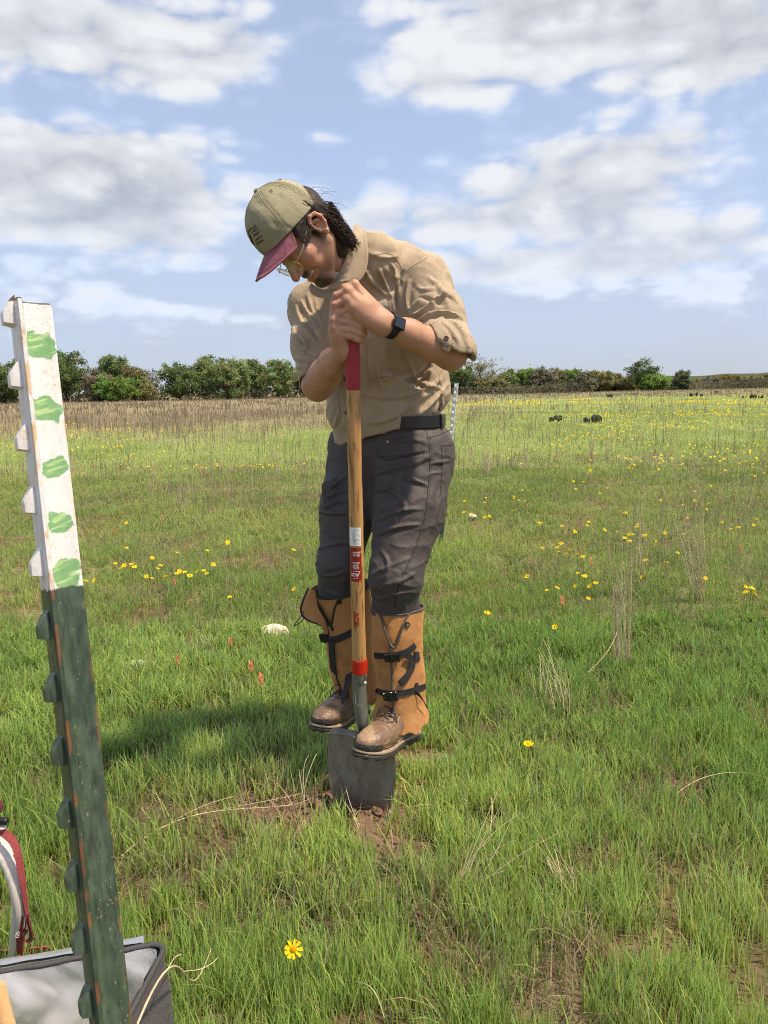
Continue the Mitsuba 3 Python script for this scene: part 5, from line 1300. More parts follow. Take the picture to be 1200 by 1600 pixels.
for k in range(780):
    ph = rh.choice([rh.uniform(1.2, 2.80), rh.uniform(.40, 2.8), rh.uniform(2.0, 2.86)]); z0 = rh.uniform(-.02, .100); z1 = rh.uniform(-.132, -.075) if rh.random() < .75 else rh.uniform(-.09, -.04)
    n = 8; am = rh.uniform(.02, .09); fr = rh.uniform(.5, 1.15); o = rh.uniform(-.004, .004); P = []
    for j in range(n):
        t = j / (n - 1); z = z0 + (z1 - z0) * t; P.append(hd(*hsurf(ph + am * math.sin(fr * j + k) * (.3 + t) - .10 * t * math.cos(ph), z, o + .004 * t * math.sin(fr * j * 1.2 + k * 2) + .010 * t ** 3)))
    L.append(tube(spline(P, 14), np.linspace(1, .3, 14) * rh.uniform(.0010, .0026), 5))
for k in range(150):                                                                        # over the ear and down the temple
    s = -1 if k < 110 else 1; z = rh.uniform(.004, .034); y0 = rh.uniform(.030, .058); P = [hd(s * (.0790 + .007 * t + .003 * rh.random()), y0 - (y0 + .035) * t, z + .010 * math.sin(t * 3) - .012 * t + rh.normal(0, .002)) for t in np.linspace(0, 1, 6)]
    L.append(tube(spline(P, 9), np.linspace(1, .4, 9) * rh.uniform(.0010, .0022), 4))
for k in range(40):                                                                         # short hair in front of the ear
    s = -1 if k < 28 else 1; y0 = rh.uniform(.006, .022); z0 = rh.uniform(-.004, .03); b0 = hd(s * .0770, y0, z0)
    L.append(tube(spline([b0, hd(s * .0785, y0 - .004, z0 - .012), hd(s * .0775, y0 - .008, z0 - .024)], 5), .0007, 3))
for k in range(760):                                                                        # curls at the nape
    ph = rh.uniform(1.2, 2.85); z0 = rh.uniform(-.10, -.01); rr, a0 = rh.uniform(.006, .013), rh.uniform(0, 6.28); ln = rh.uniform(.03, .055); tw = rh.choice([-1, 1]) * rh.uniform(2.6, 4.8); P = []
    for t in np.linspace(0, 1, 14):
        z = max(z0 - ln * t, -.142); P.append(hd(*hsurf(ph + rr * 9 * t * math.sin(a0 + tw * t), z,   .006 + .012 * t + rr * math.cos(a0 + tw * t))))
    L.append(tube(spline(P, 18), np.linspace(1, .35, 18) * rh.uniform(.0007, .0017), 4))
for k in range(13):                                                                         # stray hairs
    b0 = hd(*hsurf(rh.uniform(.9, 1.9), rh.uniform(-.03, .05), .002)); o = nrm(-HF * .8 - HU * rh.uniform(-.1, .9) + HRt * rh.normal(0, .25))
    L.append(tube(spline([b0, b0 + o * .022 + rh.normal(0, .003, 3), b0 + o * (.035 + .03 * rh.random()) - HU * .022 + rh.normal(0, .005, 3)], 8), .0004, 3))
put('hair', join([hairbase] + L), 'm_hair', person, smooth=True)

# ---- cap
cap = put('cap', np.zeros((0,)) if False else (lambda: None)() or box(hd(0, 0, .05), [.001, .001, .001], HM), 'm_cap', person, label='faded olive cap with maroon brim')
del scene[cap]
CR, CC = np.array([.0845, .1050, .1160]), np.array([0, -.002, .050])
f = Field(HC - [.22, .2, .16], HC + [.16, .2, .24], .003)
tilt = math.radians(16); CMl = np.array([[1, 0, 0], [0, math.cos(tilt), -math.sin(tilt)], [0, math.sin(tilt), math.cos(tilt)]]); CM = HM @ CMl
cpt = lambda q: hd(*(CC + CMl @ np.asarray(q, float)))
f.ell(cpt((0, 0, 0)), CR, CM, k=.001).ell(cpt((0, .048, .030)), (.066, .056, .066), CM, k=.03)
f.warp(lambda P: .008 * (meshkit.fbm((P - HC) @ HM * np.array([30, 30, 15]), 3, 8) - .5))
f.ell(cpt((0, 0, -.003)), CR - .010, CM, k=.001, sub=True)
f.slab(cpt((0, 0, -.006)), -CM[:, 2], k=.002)
crown = put('crown', relax(f.mesh(), 2, .4), 'm_cap', cap, smooth=True)
dome = lambda az, el, o=.001: cpt([(CR[0] + o) * math.cos(el) * math.sin(az), (CR[1] + o) * math.cos(el) * math.cos(az), (CR[2] + o) * math.sin(el)])
import trimesh.ray.ray_pyembree as _emb


class Skin:
    """A mesh on which things are laid: pts(pixels) drops points of the photograph onto its near side."""
    def __init__(self, m):
        self.m = trimesh.Trimesh(m[0], m[1], process=False); self.n = vnormals(np.asarray(m[0]), np.asarray(m[1])); self.r = _emb.RayMeshIntersector(self.m)

    def at(self, pix, off=.001):
        pix = np.asarray(pix, float); d = np.array([px(a, b, 1.0) - CAM for a, b in pix]); o = np.tile(CAM, (len(d), 1))
        tri = self.r.intersects_first(o, d); out, nn = np.zeros((len(d), 3)), np.zeros((len(d), 3)); good = tri >= 0
        T_ = self.m.triangles[tri[good]]; nr = np.cross(T_[:, 1] - T_[:, 0], T_[:, 2] - T_[:, 0]); t = np.einsum('ij,ij->i', T_[:, 0] - CAM, nr) / np.einsum('ij,ij->i', d[good], nr)
        out[good] = CAM + d[good] * t[:, None]
        nn[good] = self.n[self.m.faces[tri[good]]].mean(1)
        if (~good).any() and good.any():
            g = np.flatnonzero(good)
            for i in np.flatnonzero(~good): j = g[np.argmin(np.abs(g - i))]; out[i], nn[i] = CAM + (px(*pix[i], 1.0) - CAM) / np.linalg.norm(px(*pix[i], 1.0) - CAM) * np.linalg.norm(out[j] - CAM), nn[j]
        nn = nrm(nn); return out + nn * off, nn

    def near(self, P, off=.001):
        q, _, tri = trimesh.proximity.closest_point(self.m, np.asarray(P, float)); nn = nrm(self.n[self.m.faces[tri]].mean(1)); return q + nn * off, nn

    def patch(self, quad, nu=12, nv=10, thick=.0012, off=.0012, flutter=0.0):
        """A piece of cloth laid on the surface: quad = 4 corners (pixels), or more points of a closed outline."""
        quad = np.asarray(quad, float); S = [((1 - u) * (1 - v)) * quad[0] + u * (1 - v) * quad[1] + u * v * quad[2] + (1 - u) * v * quad[3] for u in np.linspace(0, 1, nu + 1) for v in np.linspace(0, 1, nv + 1)]
        P, N = self.at(S, off); N = nrm(N + N.mean(0) * 1.2)
        if flutter: P = P + N * (flutter * meshkit.fbm(P * 60, 2, 3))[:, None]
        I, J = np.meshgrid(np.arange(nu), np.arange(nv), indexing='ij'); a0 = (I * (nv + 1) + J).ravel(); Q = np.stack([a0, a0 + nv + 1, a0 + nv + 2, a0 + 1], 1)
        b = len(P); V = np.vstack([P + N * thick, P - N * .002]); E = []
        F = np.vstack([Q[:, [0, 1, 2]], Q[:, [0, 2, 3]], (Q[:, [0, 2, 1]] + b), (Q[:, [0, 3, 2]] + b)])
        rim = [i * (nv + 1) for i in range(nu + 1)] + [nu * (nv + 1) + j for j in range(1, nv + 1)] + [i * (nv + 1) + nv for i in range(nu - 1, -1, -1)] + [j for j in range(nv - 1, 0, -1)]
        for i in range(len(rim)):
            a, c = rim[i], rim[(i + 1) % len(rim)]; E += [[a, c, c + b], [a, c + b, a + b]]
        return V, np.vstack([F, np.array(E)])

    def line(self, pix, r=.0011, n=40, off=.0003, sides=5):
        p2 = spline(np.c_[np.asarray(pix, float), np.zeros(len(pix))], n)[:, :2]; P, N = self.at(p2, off)
        P = np.vstack([P[:1], (P[:-2] + P[1:-1] * 2 + P[2:]) / 4, P[-1:]]); return tube(P, r, sides)

    def stitches(self, pix, r=.0007, step=4.2, off=.0006):
        p2 = spline(np.c_[np.asarray(pix, float), np.zeros(len(pix))], 200)[:, :2]; s = np.r_[0, np.cumsum(np.linalg.norm(np.diff(p2, axis=0), axis=1))]
        k = int(s[-1] / step); q = np.array([[np.interp(t, s, p2[:, i]) for i in (0, 1)] for j in range(k) for t in (j * step, j * step + step * .6)]); P, N = self.at(q, off)
        return join([tube(P[2 * j:2 * j + 2], r, 4) for j in range(k)])


capS = Skin((lambda s: s)(relax(f.mesh(), 2, .4)))
for k in range(6):
    az = math.radians(60 * k); P, N = capS.near([dome(az, e_, .004) for e_ in np.linspace(.02, 1.50, 26)], -.0003); put('panel_seam', tube(P, .0014, 5), 'm_capseam', cap, smooth=True)
for az in (-60, 0, -120):
    a = math.radians(az); L = []
    for da in (-.055, .055, -.095, .095):
        for e_ in np.arange(.06, 1.25, .040):
            w = da / max(math.cos(e_), .25); P, N = capS.near([dome(a + w, e_), dome(a + w * 1.02, e_ + .024)], .0005); L.append(tube(P, .00055, 4))
    put('stitching', join(L), 'm_capseam', cap)
P, N = capS.near([dome(0, 1.55)], .001); m = trimesh.creation.icosphere(2, 1.0); put('top_button', (np.array(m.vertices) * [.0085, .0085, .0085] * 1.0 @ np.diag([1, 1, .6]) @ CM.T + P[0], np.array(m.faces)), 'm_cap', cap, smooth=True)
for az in (-90, -30, -150):
    P, N = capS.near([dome(math.radians(az), .93)], .0006); R = frame(N[0], CM[:, 2]); th = np.linspace(0, 2 * np.pi, 15); put('eyelet', tube(P[0] + np.outer(np.cos(th), R[:, 1]) * .0036 + np.outer(np.sin(th), R[:, 2]) * .0036, .0011, 5, cap=False), 'm_capseam', cap, smooth=True)
# brim: bent down at its sides, slightly drooping
NU, NV = 34, 14; V = []
for i in range(NU + 1):
    for j in range(NV + 1):
        X = -.076 + .152 * i / NU; t = j / NV
        yi = (CR[1] - .002) * math.sqrt(max(1 - (X / (CR[0] + .003)) ** 2, .0)); yo = yi + .076 * (1 - abs(X / .0800) ** 3.0) + .004
        y = yi + (yo - yi) * t; z = -.004 - (y - yi) * .26 - 5.2 * X * X * (0.25 + .95 * t) - 1.1 * (y - yi) ** 2
        V.append(cpt((X * (1 - .02 * t), y, z)))
V = np.array(V); I, J = np.meshgrid(np.arange(NU), np.arange(NV), indexing='ij'); a0 = (I * (NV + 1) + J).ravel(); Q = np.stack([a0, a0 + NV + 1, a0 + NV + 2, a0 + 1], 1)
F = np.vstack([Q[:, [0, 1, 2]], Q[:, [0, 2, 3]]]); Nb = vnormals(V, F); Nb = Nb * np.sign((Nb @ CM[:, 2]).sum())
put('brim', (np.vstack([V + Nb * .0016, V - Nb * .0016]), np.vstack([F, F[:, ::-1] + len(V)])), 'm_brim', cap, smooth=True, label='faded maroon brim')
G_ = V.reshape(NU + 1, NV + 1, 3); NG = Nb.reshape(NU + 1, NV + 1, 3)
put('brim_edge', tube(np.vstack([G_[:1, 0], G_[:, -1], G_[-1:, 0]]), .0027, 6), 'm_brim', cap, smooth=True)
L = [tube(G_[2:-2, j] + NG[2:-2, j] * .0019, .0006, 4) for j in (3, 5, 7, 9, 11, 12)]
put('brim_stitching', join(L), 'm_brimthread', cap)
# embroidery on the front of the cap: rows of small dark letters and an emblem beside them, not readable in the photograph
L = []; re_ = np.random.default_rng(8)
rows = [((389, 361), (400, 352)), ((393, 364), (403, 356)), ((396, 369), (406, 362)), ((399, 376), (409, 368)), ((401, 381), (412, 375))]
for (a, b) in rows:
    a, b = np.array(a, float), np.array(b, float); up_ = nrm(np.array([-(b - a)[1], (b - a)[0]])); up_ = up_ if up_[1] < 0 else -up_
    for k in range(5):
        c = a + (b - a) * (k + .5) / 5; w = (b - a) / 5 * .36
        for (u0, h0), (u1, h1) in (((-1, -1.6), (-1, 1.6)), ((-1, 1.6), (1, 1.6 if k % 2 else .2)), ((1, -1.6), (1, 1.2)), ((-1, 0 if k % 3 else -1.6), (1, 0 if k % 3 else -1.6))):
            if re_.random() < .2: continue
            P, N = capS.at([c + w * u0 + up_ * h0, c + w * u1 + up_ * h1], .0006); L.append(tube(P, .00055, 4))
put('embroidery', join(L), 'm_embroidery', cap, label='rows of dark red stitched lettering on the front of the cap')
put('emblem', join([capS.line([(387.5 + k, 360 + 2 * k), (391 + k, 371 + k), (395 + k * .6, 381)], .0011, 12, .0006) for k in (0, 1.4, 2.8)]), 'm_embroidery', cap)

# ---- glasses: thin round gold rims
gl = thing('person__glasses', None, None); labels.pop(gl, None)
th = np.linspace(0, 2 * np.pi, 41)
for s in (-1, 1):
    c = hd(s * .0345, .1085, .000); nx = nrm(HM @ np.array([s * .16, 1, -.10])); ux = nrm(np.cross(nx, HU)); uz = np.cross(ux, nx); uz = uz if uz @ HU > 0 else -uz
    ringp = c + np.outer(np.cos(th), ux) * .0245 + np.outer(np.sin(th), uz) * .0235; put('rim', tube(ringp, .0011, 6, cap=False), 'm_gold', gl, smooth=True)
    put('lens', (np.vstack([ringp[:-1], c[None]]), np.array([[k, (k + 1) % 40, 40] for k in range(40)])), 'm_lens', gl)
    hinge = c + nrm(HRt * s * .9 + HU * .3) * .0250
    put('temple', tube(spline([hinge, hinge - HF * .012 + HRt * s * .010, hd(s * .0815, .045, .016), hd(s * .083, .000, .024), hd(s * .080, -.014, .018)], 20), .0013, 6), 'm_gold', gl, smooth=True)
put('bridge', tube(spline([hd(-.0115, .111, .006), hd(0, .1145, .011), hd(.0115, .111, .006)], 9), .0011, 6), 'm_gold', gl, smooth=True)

# ---- shirt
def fold_curves(S, folds):
    """Folds drawn on the surface: (pixels, height, width)."""
    K = []
    for pix, amp, w in folds:
        p2 = spline(np.c_[np.asarray(pix, float), np.zeros(len(pix))], 30)[:, :2]; P, N = S.at(p2, 0); e_ = np.sin(np.linspace(.12, np.pi - .12, 30)) ** .6
        K.append((P, amp * e_, w))
    return K


def apply_folds(m, K):
    v, f_ = m; n = vnormals(v, f_); d = np.zeros(len(v))
    for P, amp, w in K:
        t = cKDTree(P); r, i = t.query(v, distance_upper_bound=w * 4); ok = np.isfinite(r); q = r[ok] / (w * .85)
        d[ok] += 1.75 * amp[i[ok]] * (np.exp(-q * q) * 1.25 - .55 * np.exp(-(q / 2.1) ** 2))
    return v + n * d[:, None], f_


f = Field(np.minimum.reduce([SL, SR, EL, ER, PC]) - [.15, .2, .12], np.maximum.reduce([SL, SR, EL, PC]) + [.16, .22, .2], .004)
f.ell(tp(.72, 0, .0), (.168, .112, .215), TM, k=.05).ell(tp(.80, 0, -.045), (.150, .095, .17), TM, k=.05)
f.ell(tp(.30, 0, .0), (.166, .118, .20), TM, k=.06).ell(tp(.10, 0, 0), (.166, .124, .10), TM, k=.05)
f.cone(tp(.94, .0, -.02), NB_ - TZ * .03, .078, .052, k=.05)
f.chain([px(580, 405, 2.37), px(622, 418, 2.42), px(656, 440, 2.42)], [.060, .066, .074], k=.05).chain([px(580, 405, 2.37), px(530, 440, 2.46), SR], [.056, .06, .066], k=.05)
f.ell(px(648, 590, 2.52), (.105, .11, .125), k=.06).cone(px(588, 402, 2.335), px(566, 425, 2.35), .062, .062, k=.04)
for S, E, r0, r1, te in ((SL, EL, .073, .072, 1.0), (SR, ER, .063, .060, .83)):
    f.cone(tp(.90) + (S - SM) * .55, S, .088, r0, k=.05)
    M_ = S + (E - S) * .5
    f.chain([S, M_ + (M_ - tp(.5)) * .02, S + (E - S) * (te - .03)], [r0, r0 * .97, r1], k=.04)
    d = nrm(E - S)
    f.cone(S + (E - S) * (te - .13), S + (E - S) * te, r1 + .003, r1 + .004, k=.006)
dW = WL - EL; f.chain([SL + (EL - SL) * .62, EL + dW * .06, EL + dW * .24], [.074, .066, .056], k=.03)
cp0, cp1 = px(664, 517, 2.12), px(737, 563, 2.24); cn = nrm(np.cross(cp1 - cp0, (cp0 + cp1) / 2 - CAM)); cn = cn if cn[2] < 0 else -cn; cx_ = nrm(cp1 - cp0)
CUTM = np.stack([cx_, cn, np.cross(cx_, cn)], 1)
f.bx((cp0 + cp1) / 2 + cn * .080, (.14, .080, .20), CUTM, rnd=.002, k=.003, sub=True)
# blousing over the belt
HEM = [px(532, 648, 2.43), px(556, 652, 2.41), px(600, 646, 2.40), px(645, 634, 2.43), px(676, 618, 2.49)]
for a, b in zip(HEM[:-1], HEM[1:]): f.cone(a - TY * .035, b - TY * .035, .044, .044, k=.05)
f.warp(lambda P: .010 * (meshkit.fbm(P @ TM * np.array([9, 9, 5]), 3, 12) - .5))
f.slab(px(600, 676, 2.40), nrm([.27, -.05, -1.0]), k=.006)
for S, E, r1, te, cn in ((SL, EL, .069, .93, 0), (SR, ER, .060, .83, 0)):
    d = nrm(E - S); f.cone(S + (E - S) * (te - .08), E + d * .06, r1 - .010, r1 - .008, k=.003, sub=True)
shirt0 = relax(f.mesh(), 2, .5); S0 = Skin(shirt0)
FOLDS = [
    # near sleeve
    ([(640, 492), (668, 480), (694, 462), (712, 470)], .0110, .0085), ([(648, 506), (686, 489), (722, 497)], .0110, .0080), ([(643, 500), (652, 515), (664, 522)], .009, .007),
    ([(668, 432), (690, 455), (700, 478)], .0060, .010), ([(652, 448), (676, 452), (684, 440)], .005, .008), ([(640, 440), (636, 462), (640, 488)], .007, .008), ([(705, 500), (722, 520), (730, 540)], .006, .008), ([(690, 505), (708, 522), (715, 535)], .006, .007),
    ([(655, 465), (672, 468), (690, 475)], -.006, .008),
    # chest and collar side
    ([(578, 395), (600, 402), (622, 400)], .0055, .009), ([(572, 425), (588, 448), (608, 462)], .009, .008), ([(592, 420), (600, 440), (612, 462)], .008, .007), ([(612, 412), (620, 435), (622, 460)], .007, .008), ([(630, 425), (620, 450), (622, 485)], -.008, .007),
    # body below the arm
    ([(690, 592), (655, 612), (612, 620), (568, 616)], .0085, .011), ([(678, 612), (640, 634), (604, 655), (578, 660)], .009, .011), ([(672, 580), (650, 596), (632, 612)], .009, .008), ([(662, 572), (640, 588), (618, 590)], .007, .009),
    ([(690, 612), (672, 632), (655, 648)], .008, .009), ([(600, 560), (590, 585), (598, 605)], .006, .008), ([(575, 560), (580, 590), (572, 615)], .006, .008), ([(620, 560), (612, 580), (590, 598)], .006, .008), ([(700, 600), (690, 618), (692, 634)], .006, .008), ([(640, 560), (650, 590), (690, 606)], .005, .008),
    # far side and sleeve
    ([(462, 480), (478, 515), (500, 545)], .008, .008), ([(470, 470), (490, 505), (505, 540)], .007, .007), ([(458, 510), (470, 540), (492, 556)], .008, .008), ([(465, 525), (478, 543), (476, 552)], .008, .006), ([(460, 560), (474, 562), (490, 566)], .007, .007), ([(462, 575), (474, 573), (484, 574)], .005, .006),
    ([(492, 470), (500, 500), (506, 520)], .005, .008), ([(480, 460), (486, 480), (494, 500)], .005, .008), ([(530, 640), (526, 655), (522, 668)], .006, .008), ([(540, 600), (536, 630), (540, 660)], .005, .007)]
shirt1 = apply_folds(shirt0, fold_curves(S0, FOLDS))
shirt1 = displace(shirt1, lambda v: .0034 * (meshkit.fbm(v @ TM * np.array([26, 26, 15]) + 2.5 * meshkit.fbm(v * 9, 2, 3)[:, None], 3, 14) - .5) * 1.5 + .0055 * ((1 - np.abs(2 * meshkit.fbm(v @ TM * np.array([15, 15, 9]) + 1.6 * meshkit.fbm(v * 7 + 4, 2, 19)[:, None], 2, 15) - 1)) ** 4 - .35))
shirt = put('shirt', shirt1, 'm_shirt', person, smooth=True, label='tan button shirt with rolled sleeves')
SS = Skin(shirt1)
HS_ = Skin(head)


def loft(Aa, Bb, bulge=0.0, dirn=None, n=7, thick=.0024):
    """A sheet of cloth between two curves."""
    Aa, Bb = np.asarray(Aa), np.asarray(Bb); m = len(Aa); V = []
    for j in range(n):
        t = j / (n - 1); V.append(Aa * (1 - t) + Bb * t + (0 if dirn is None else np.asarray(dirn) * (bulge * 4 * t * (1 - t))))
    V = np.stack(V, 1).reshape(-1, 3); I, J = np.meshgrid(np.arange(m - 1), np.arange(n - 1), indexing='ij'); a0 = (I * n + J).ravel(); Q = np.stack([a0, a0 + n, a0 + n + 1, a0 + 1], 1)
    F = np.vstack([Q[:, [0, 1, 2]], Q[:, [0, 2, 3]]]); N = vnormals(V, F); N = N * np.sign((N @ nrm(CAM - V.mean(0))).sum()); b = len(V); E = []
    rim = [i * n for i in range(m)] + [(m - 1) * n + j for j in range(1, n)] + [i * n + n - 1 for i in range(m - 2, -1, -1)] + [j for j in range(n - 2, 0, -1)]
    for i in range(len(rim)): a, c = rim[i], rim[(i + 1) % len(rim)]; E += [[a, c, c + b], [a, c + b, a + b]]
    return np.vstack([V + N * thick / 2, V - N * thick / 2]), np.vstack([F, F[:, ::-1] + b, np.array(E)])


P2 = lambda pts, n: spline(np.c_[np.asarray(pts, float), np.zeros(len(pts))], n)[:, :2]
inner = P2([(553, 352), (549, 372), (542, 398), (531, 424), (518, 446)], 18); outer = P2([(571, 364), (575, 392), (573, 420), (562, 440), (536, 441)], 18)
hA, _ = HS_.at(inner, .012); sA, _ = SS.at(inner, .004)
dI = np.linspace(2.335, 2.17, 18); Pi = np.array([px(a, b, min(d, h if abs(h - d) < .12 else d, q if abs(q - d) < .10 else d)) for (a, b), d, h, q in zip(inner, dI, hA[:, 1] - .008, sA[:, 1] - .006)])
hB, _ = HS_.at(outer, .012); sB, _ = SS.at(outer, .008); dO = np.linspace(2.33, 2.175, 18)
Po = np.array([px(a, b, min(d, h if abs(h - d) < .12 else d, q if abs(q - d) < .12 else d)) for (a, b), d, h, q in zip(outer, dO, hB[:, 1] - .014, sB[:, 1] - .014)])
sm = lambda P: np.vstack([P[:1], (P[:-2] + 2 * P[1:-1] + P[2:]) / 4, P[-1:]])
for _ in range(6): Pi, Po = sm(Pi), sm(Po)
Pm = loft(Pi, Po, .012, nrm([.2, -.9, .35]), 9, .003)
put('collar', Pm, 'm_shirt', shirt, smooth=40)
COL = Skin(Pm)
put('collar_stitching', COL.stitches([(568, 366), (571, 392), (569, 417), (559, 435), (538, 437)], .0006, 3.6), 'm_thread', shirt)
i2 = P2([(523, 452), (510, 453), (497, 450), (487, 443)], 10); o2 = P2([(515, 466), (505, 466), (493, 463), (483, 450)], 10)
put('collar', loft(np.array([px(a, b, d) for (a, b), d in zip(i2, np.linspace(2.20, 2.27, 10))]), np.array([px(a, b, d) for (a, b), d in zip(o2, np.linspace(2.20, 2.26, 10))]), .006, [0, -1, .2], 5), 'm_shirt', shirt, smooth=40)
# seams, pockets, placket
for pix in ([(622, 387), (634, 400), (648, 413), (632, 428)], ):
    pass
for pix in ([(574, 392), (590, 398), (606, 396), (618, 404), (630, 423)], [(668, 403), (652, 412), (636, 424), (626, 442), (620, 462), (622, 488), (630, 505)], [(466, 468), (476, 500), (492, 530), (504, 550)], [(691, 578), (686, 592), (691, 604)]):
    put('shirt_seam', SS.line(pix, .0013, 40, .0002), 'm_thread', shirt, smooth=True)
fl = put('pocket_flap', SS.patch([(489, 515), (516, 507), (518, 533), (497, 547)], 10, 10, .0018, .0014, .003), 'm_shirt', shirt, smooth=40)
put('pocket_flap', SS.patch([(574, 478), (609, 470), (612, 492), (578, 500)], 10, 8, .0018, .0014, .003), 'm_shirt', shirt, smooth=40)
put('pocket', SS.patch([(572, 520), (622, 512), (630, 584), (577, 592)], 16, 16, .0014, .0006, .003), 'm_shirt', shirt, smooth=40)
put('pocket', SS.patch([(492, 535), (515, 528), (514, 560), (501, 566)], 8, 8, .0014, .0005, .003), 'm_shirt', shirt, smooth=40)
put('pocket_stitching', join([SS.stitches([(575, 524), (577, 560), (580, 588)], .0006, 3.4, .0024), SS.stitches([(580, 588), (604, 588), (627, 581)], .0006, 3.4, .0024), SS.stitches([(619, 516), (627, 550), (628, 581)], .0006, 3.4, .0024), SS.stitches([(491, 518), (514, 511)], .0006, 3.4, .0024), SS.stitches([(513, 511), (515, 531), (498, 543)], .0006, 3.4, .0024)]), 'm_thread', shirt)
lab = put('woven_label', SS.patch([(585, 473), (604, 468), (606, 478), (588, 482)], 6, 4, .0012, .0046), 'm_patch', shirt, label='small white woven label on the chest pocket')
LS = Skin((lambda: SS.patch([(585, 473), (604, 468), (606, 478), (588, 482)], 6, 4, .0012, .0046))())
tm = meshkit.text_mesh('ELLAN', 1.0, .02); tv = np.array(tm.vertices); w_ = tv[:, 0].max(); a0, a1, up2 = np.array([588.5, 479.3]), np.array([604.0, 475.2]), np.array([-.6, -4.8])
q2 = a0 + (a1 - a0) * (tv[:, :1] / w_) + up2 * tv[:, 1:2]; Pt, Nt = LS.at(q2, 0); put('label_lettering', (Pt + Nt * (.0004 + .0006 * (tv[:, 2:] > .01)), np.array(tm.faces)), 'm_ink', lab)
put('placket', SS.patch([(527, 548), (546, 548), (548, 668), (530, 664)], 8, 30, .0014, .0004), 'm_shirt', shirt, smooth=40)
put('placket_stitching', join([SS.stitches([(529, 552), (531, 610), (533, 660)], .0006, 3.6, .003), SS.stitches([(543, 552), (545, 610), (546, 662)], .0006, 3.6, .003)]), 'm_thread', shirt)
for a, b in ((541, 592), (542, 645)):
    P, N = SS.at([(a, b)], .0038); R = frame(N[0]); th = np.linspace(0, 2 * np.pi, 17)
    put('shirt_button', join([tube(np.array([P[0] - N[0] * .001, P[0] + N[0] * .0016]), .0052, 14), tube(P[0] + N[0] * .0016 + np.outer(np.cos(th), R[:, 1]) * .0042 + np.outer(np.sin(th), R[:, 2]) * .0042, .0009, 5, cap=False)]), 'm_horn', shirt, smooth=40)
tab = put('sleeve_tab', SS.patch([(673, 506), (692, 495), (708, 537), (691, 541)], 8, 14, .0024, .003), 'm_shirt', shirt, smooth=40)
put('sleeve_tab', SS.patch([(691, 541), (708, 537), (703, 547), (699, 547)], 6, 4, .0024, .003), 'm_shirt', shirt, smooth=40)
put('tab_stitching', join([SS.stitches([(676, 508), (684, 526), (693, 541), (700, 545)], .0006, 3.2, .0056), SS.stitches([(691, 499), (699, 520), (706, 537), (701, 545)], .0006, 3.2, .0056), SS.stitches([(675, 510), (693, 499)], .0006, 3.2, .0056), SS.stitches([(678, 515), (696, 504)], .0006, 3.2, .0056)]), 'm_thread', shirt)
P, N = SS.at([(697, 530)], .0058); R = frame(N[0]); th = np.linspace(0, 2 * np.pi, 17)
put('tab_button', join([tube(np.array([P[0] - N[0] * .001, P[0] + N[0] * .002]), .0066, 16), tube(P[0] + N[0] * .002 + np.outer(np.cos(th), R[:, 1]) * .0054 + np.outer(np.sin(th), R[:, 2]) * .0054, .0012, 6, cap=False)]), 'm_horn', shirt, smooth=40)
lp = spline([px(466, 585, 2.27), px(458, 594, 2.26), px(455, 606, 2.26), px(462, 611, 2.26), px(468, 600, 2.26)], 20); put('loose_tab', ribbon(lp, np.array([.1, .9, .2]), .011, .002), 'm_shirt', shirt, smooth=40)

# ---- wrist watch
d = nrm(EL - WL); c = WL + d * .028; wf = frame(d, nrm(np.array([-.05, -1.0, .30]))); th = np.linspace(0, 2 * np.pi, 41)
wt = put('watch', np_ if False else ribbon(c + np.outer(np.cos(th), wf[:, 2]) * .0325 + np.outer(np.sin(th), wf[:, 1]) * .0330, np.tile(d, (41, 1)), .022, .0032), 'm_watchband', person, smooth=40, label='black square faced watch')
n_ = nrm(wf[:, 2] * .98 + wf[:, 1] * .0); WM = np.stack([d, np.cross(n_, d), n_], 1)
f = Field(c + n_ * .034 - .04, c + n_ * .034 + .04, .0016); f.bx(c + n_ * .0355, (.0195, .0170, .0056), WM, rnd=.005, k=0)
put('watch_case', relax(f.mesh(), 2, .4), 'm_buckleplastic', wt, smooth=True)
put('watch_screen', box(c + n_ * .0410, [.033, .028, .0010], WM, bevel=.0004), 'm_watchglass', wt, smooth=30)
put('watch_crown', tube(np.array([c + n_ * .036 - d * .0195 + WM[:, 1] * .006, c + n_ * .036 - d * .0220 + WM[:, 1] * .006]), .0030, 12), 'm_steelbright', wt, smooth=40)
put('watch_crown', tube(np.array([c + n_ * .036 + d * .0195 - WM[:, 1] * .009, c + n_ * .036 + d * .0206 - WM[:, 1] * .009]), .0016, 8), 'm_steelbright', wt, smooth=40)

# ---- trousers
LR = [.136, .111, .078, .068, .056]
RR_ = [.116, .088, .068, .066, .054]
f = Field(np.minimum.reduce(LT + RT_) - .17, np.maximum.reduce(LT + RT_) + [.18, .20, .17], .004)
f.chain(LT, LR, k=.03).chain(RT_, RR_, k=.03)
WC = (HLj + HRj) / 2 + np.array([.008, .0, .030]); f.ell(WC, (.178, .128, .105), np.stack([TX, nrm(TY * [1, 1, 0]), [0, 0, 1.0]], 1) if False else None, k=.05)
f.ell(WC + [.045, .055, -.06], (.125, .11, .12), k=.06)
f.bx(px(516, 772, 2.47), (.026, .045, .050), rnd=.02, k=.02)
f.slab(px(640, 652, 2.42), [0, 0, 1.0], k=.004)
f.warp(lambda P: .009 * (meshkit.fbm(P * np.array([11, 11, 6.5]), 3, 31) - .5))
tr0 = relax(f.mesh(), 2, .5); T0 = Skin(tr0)
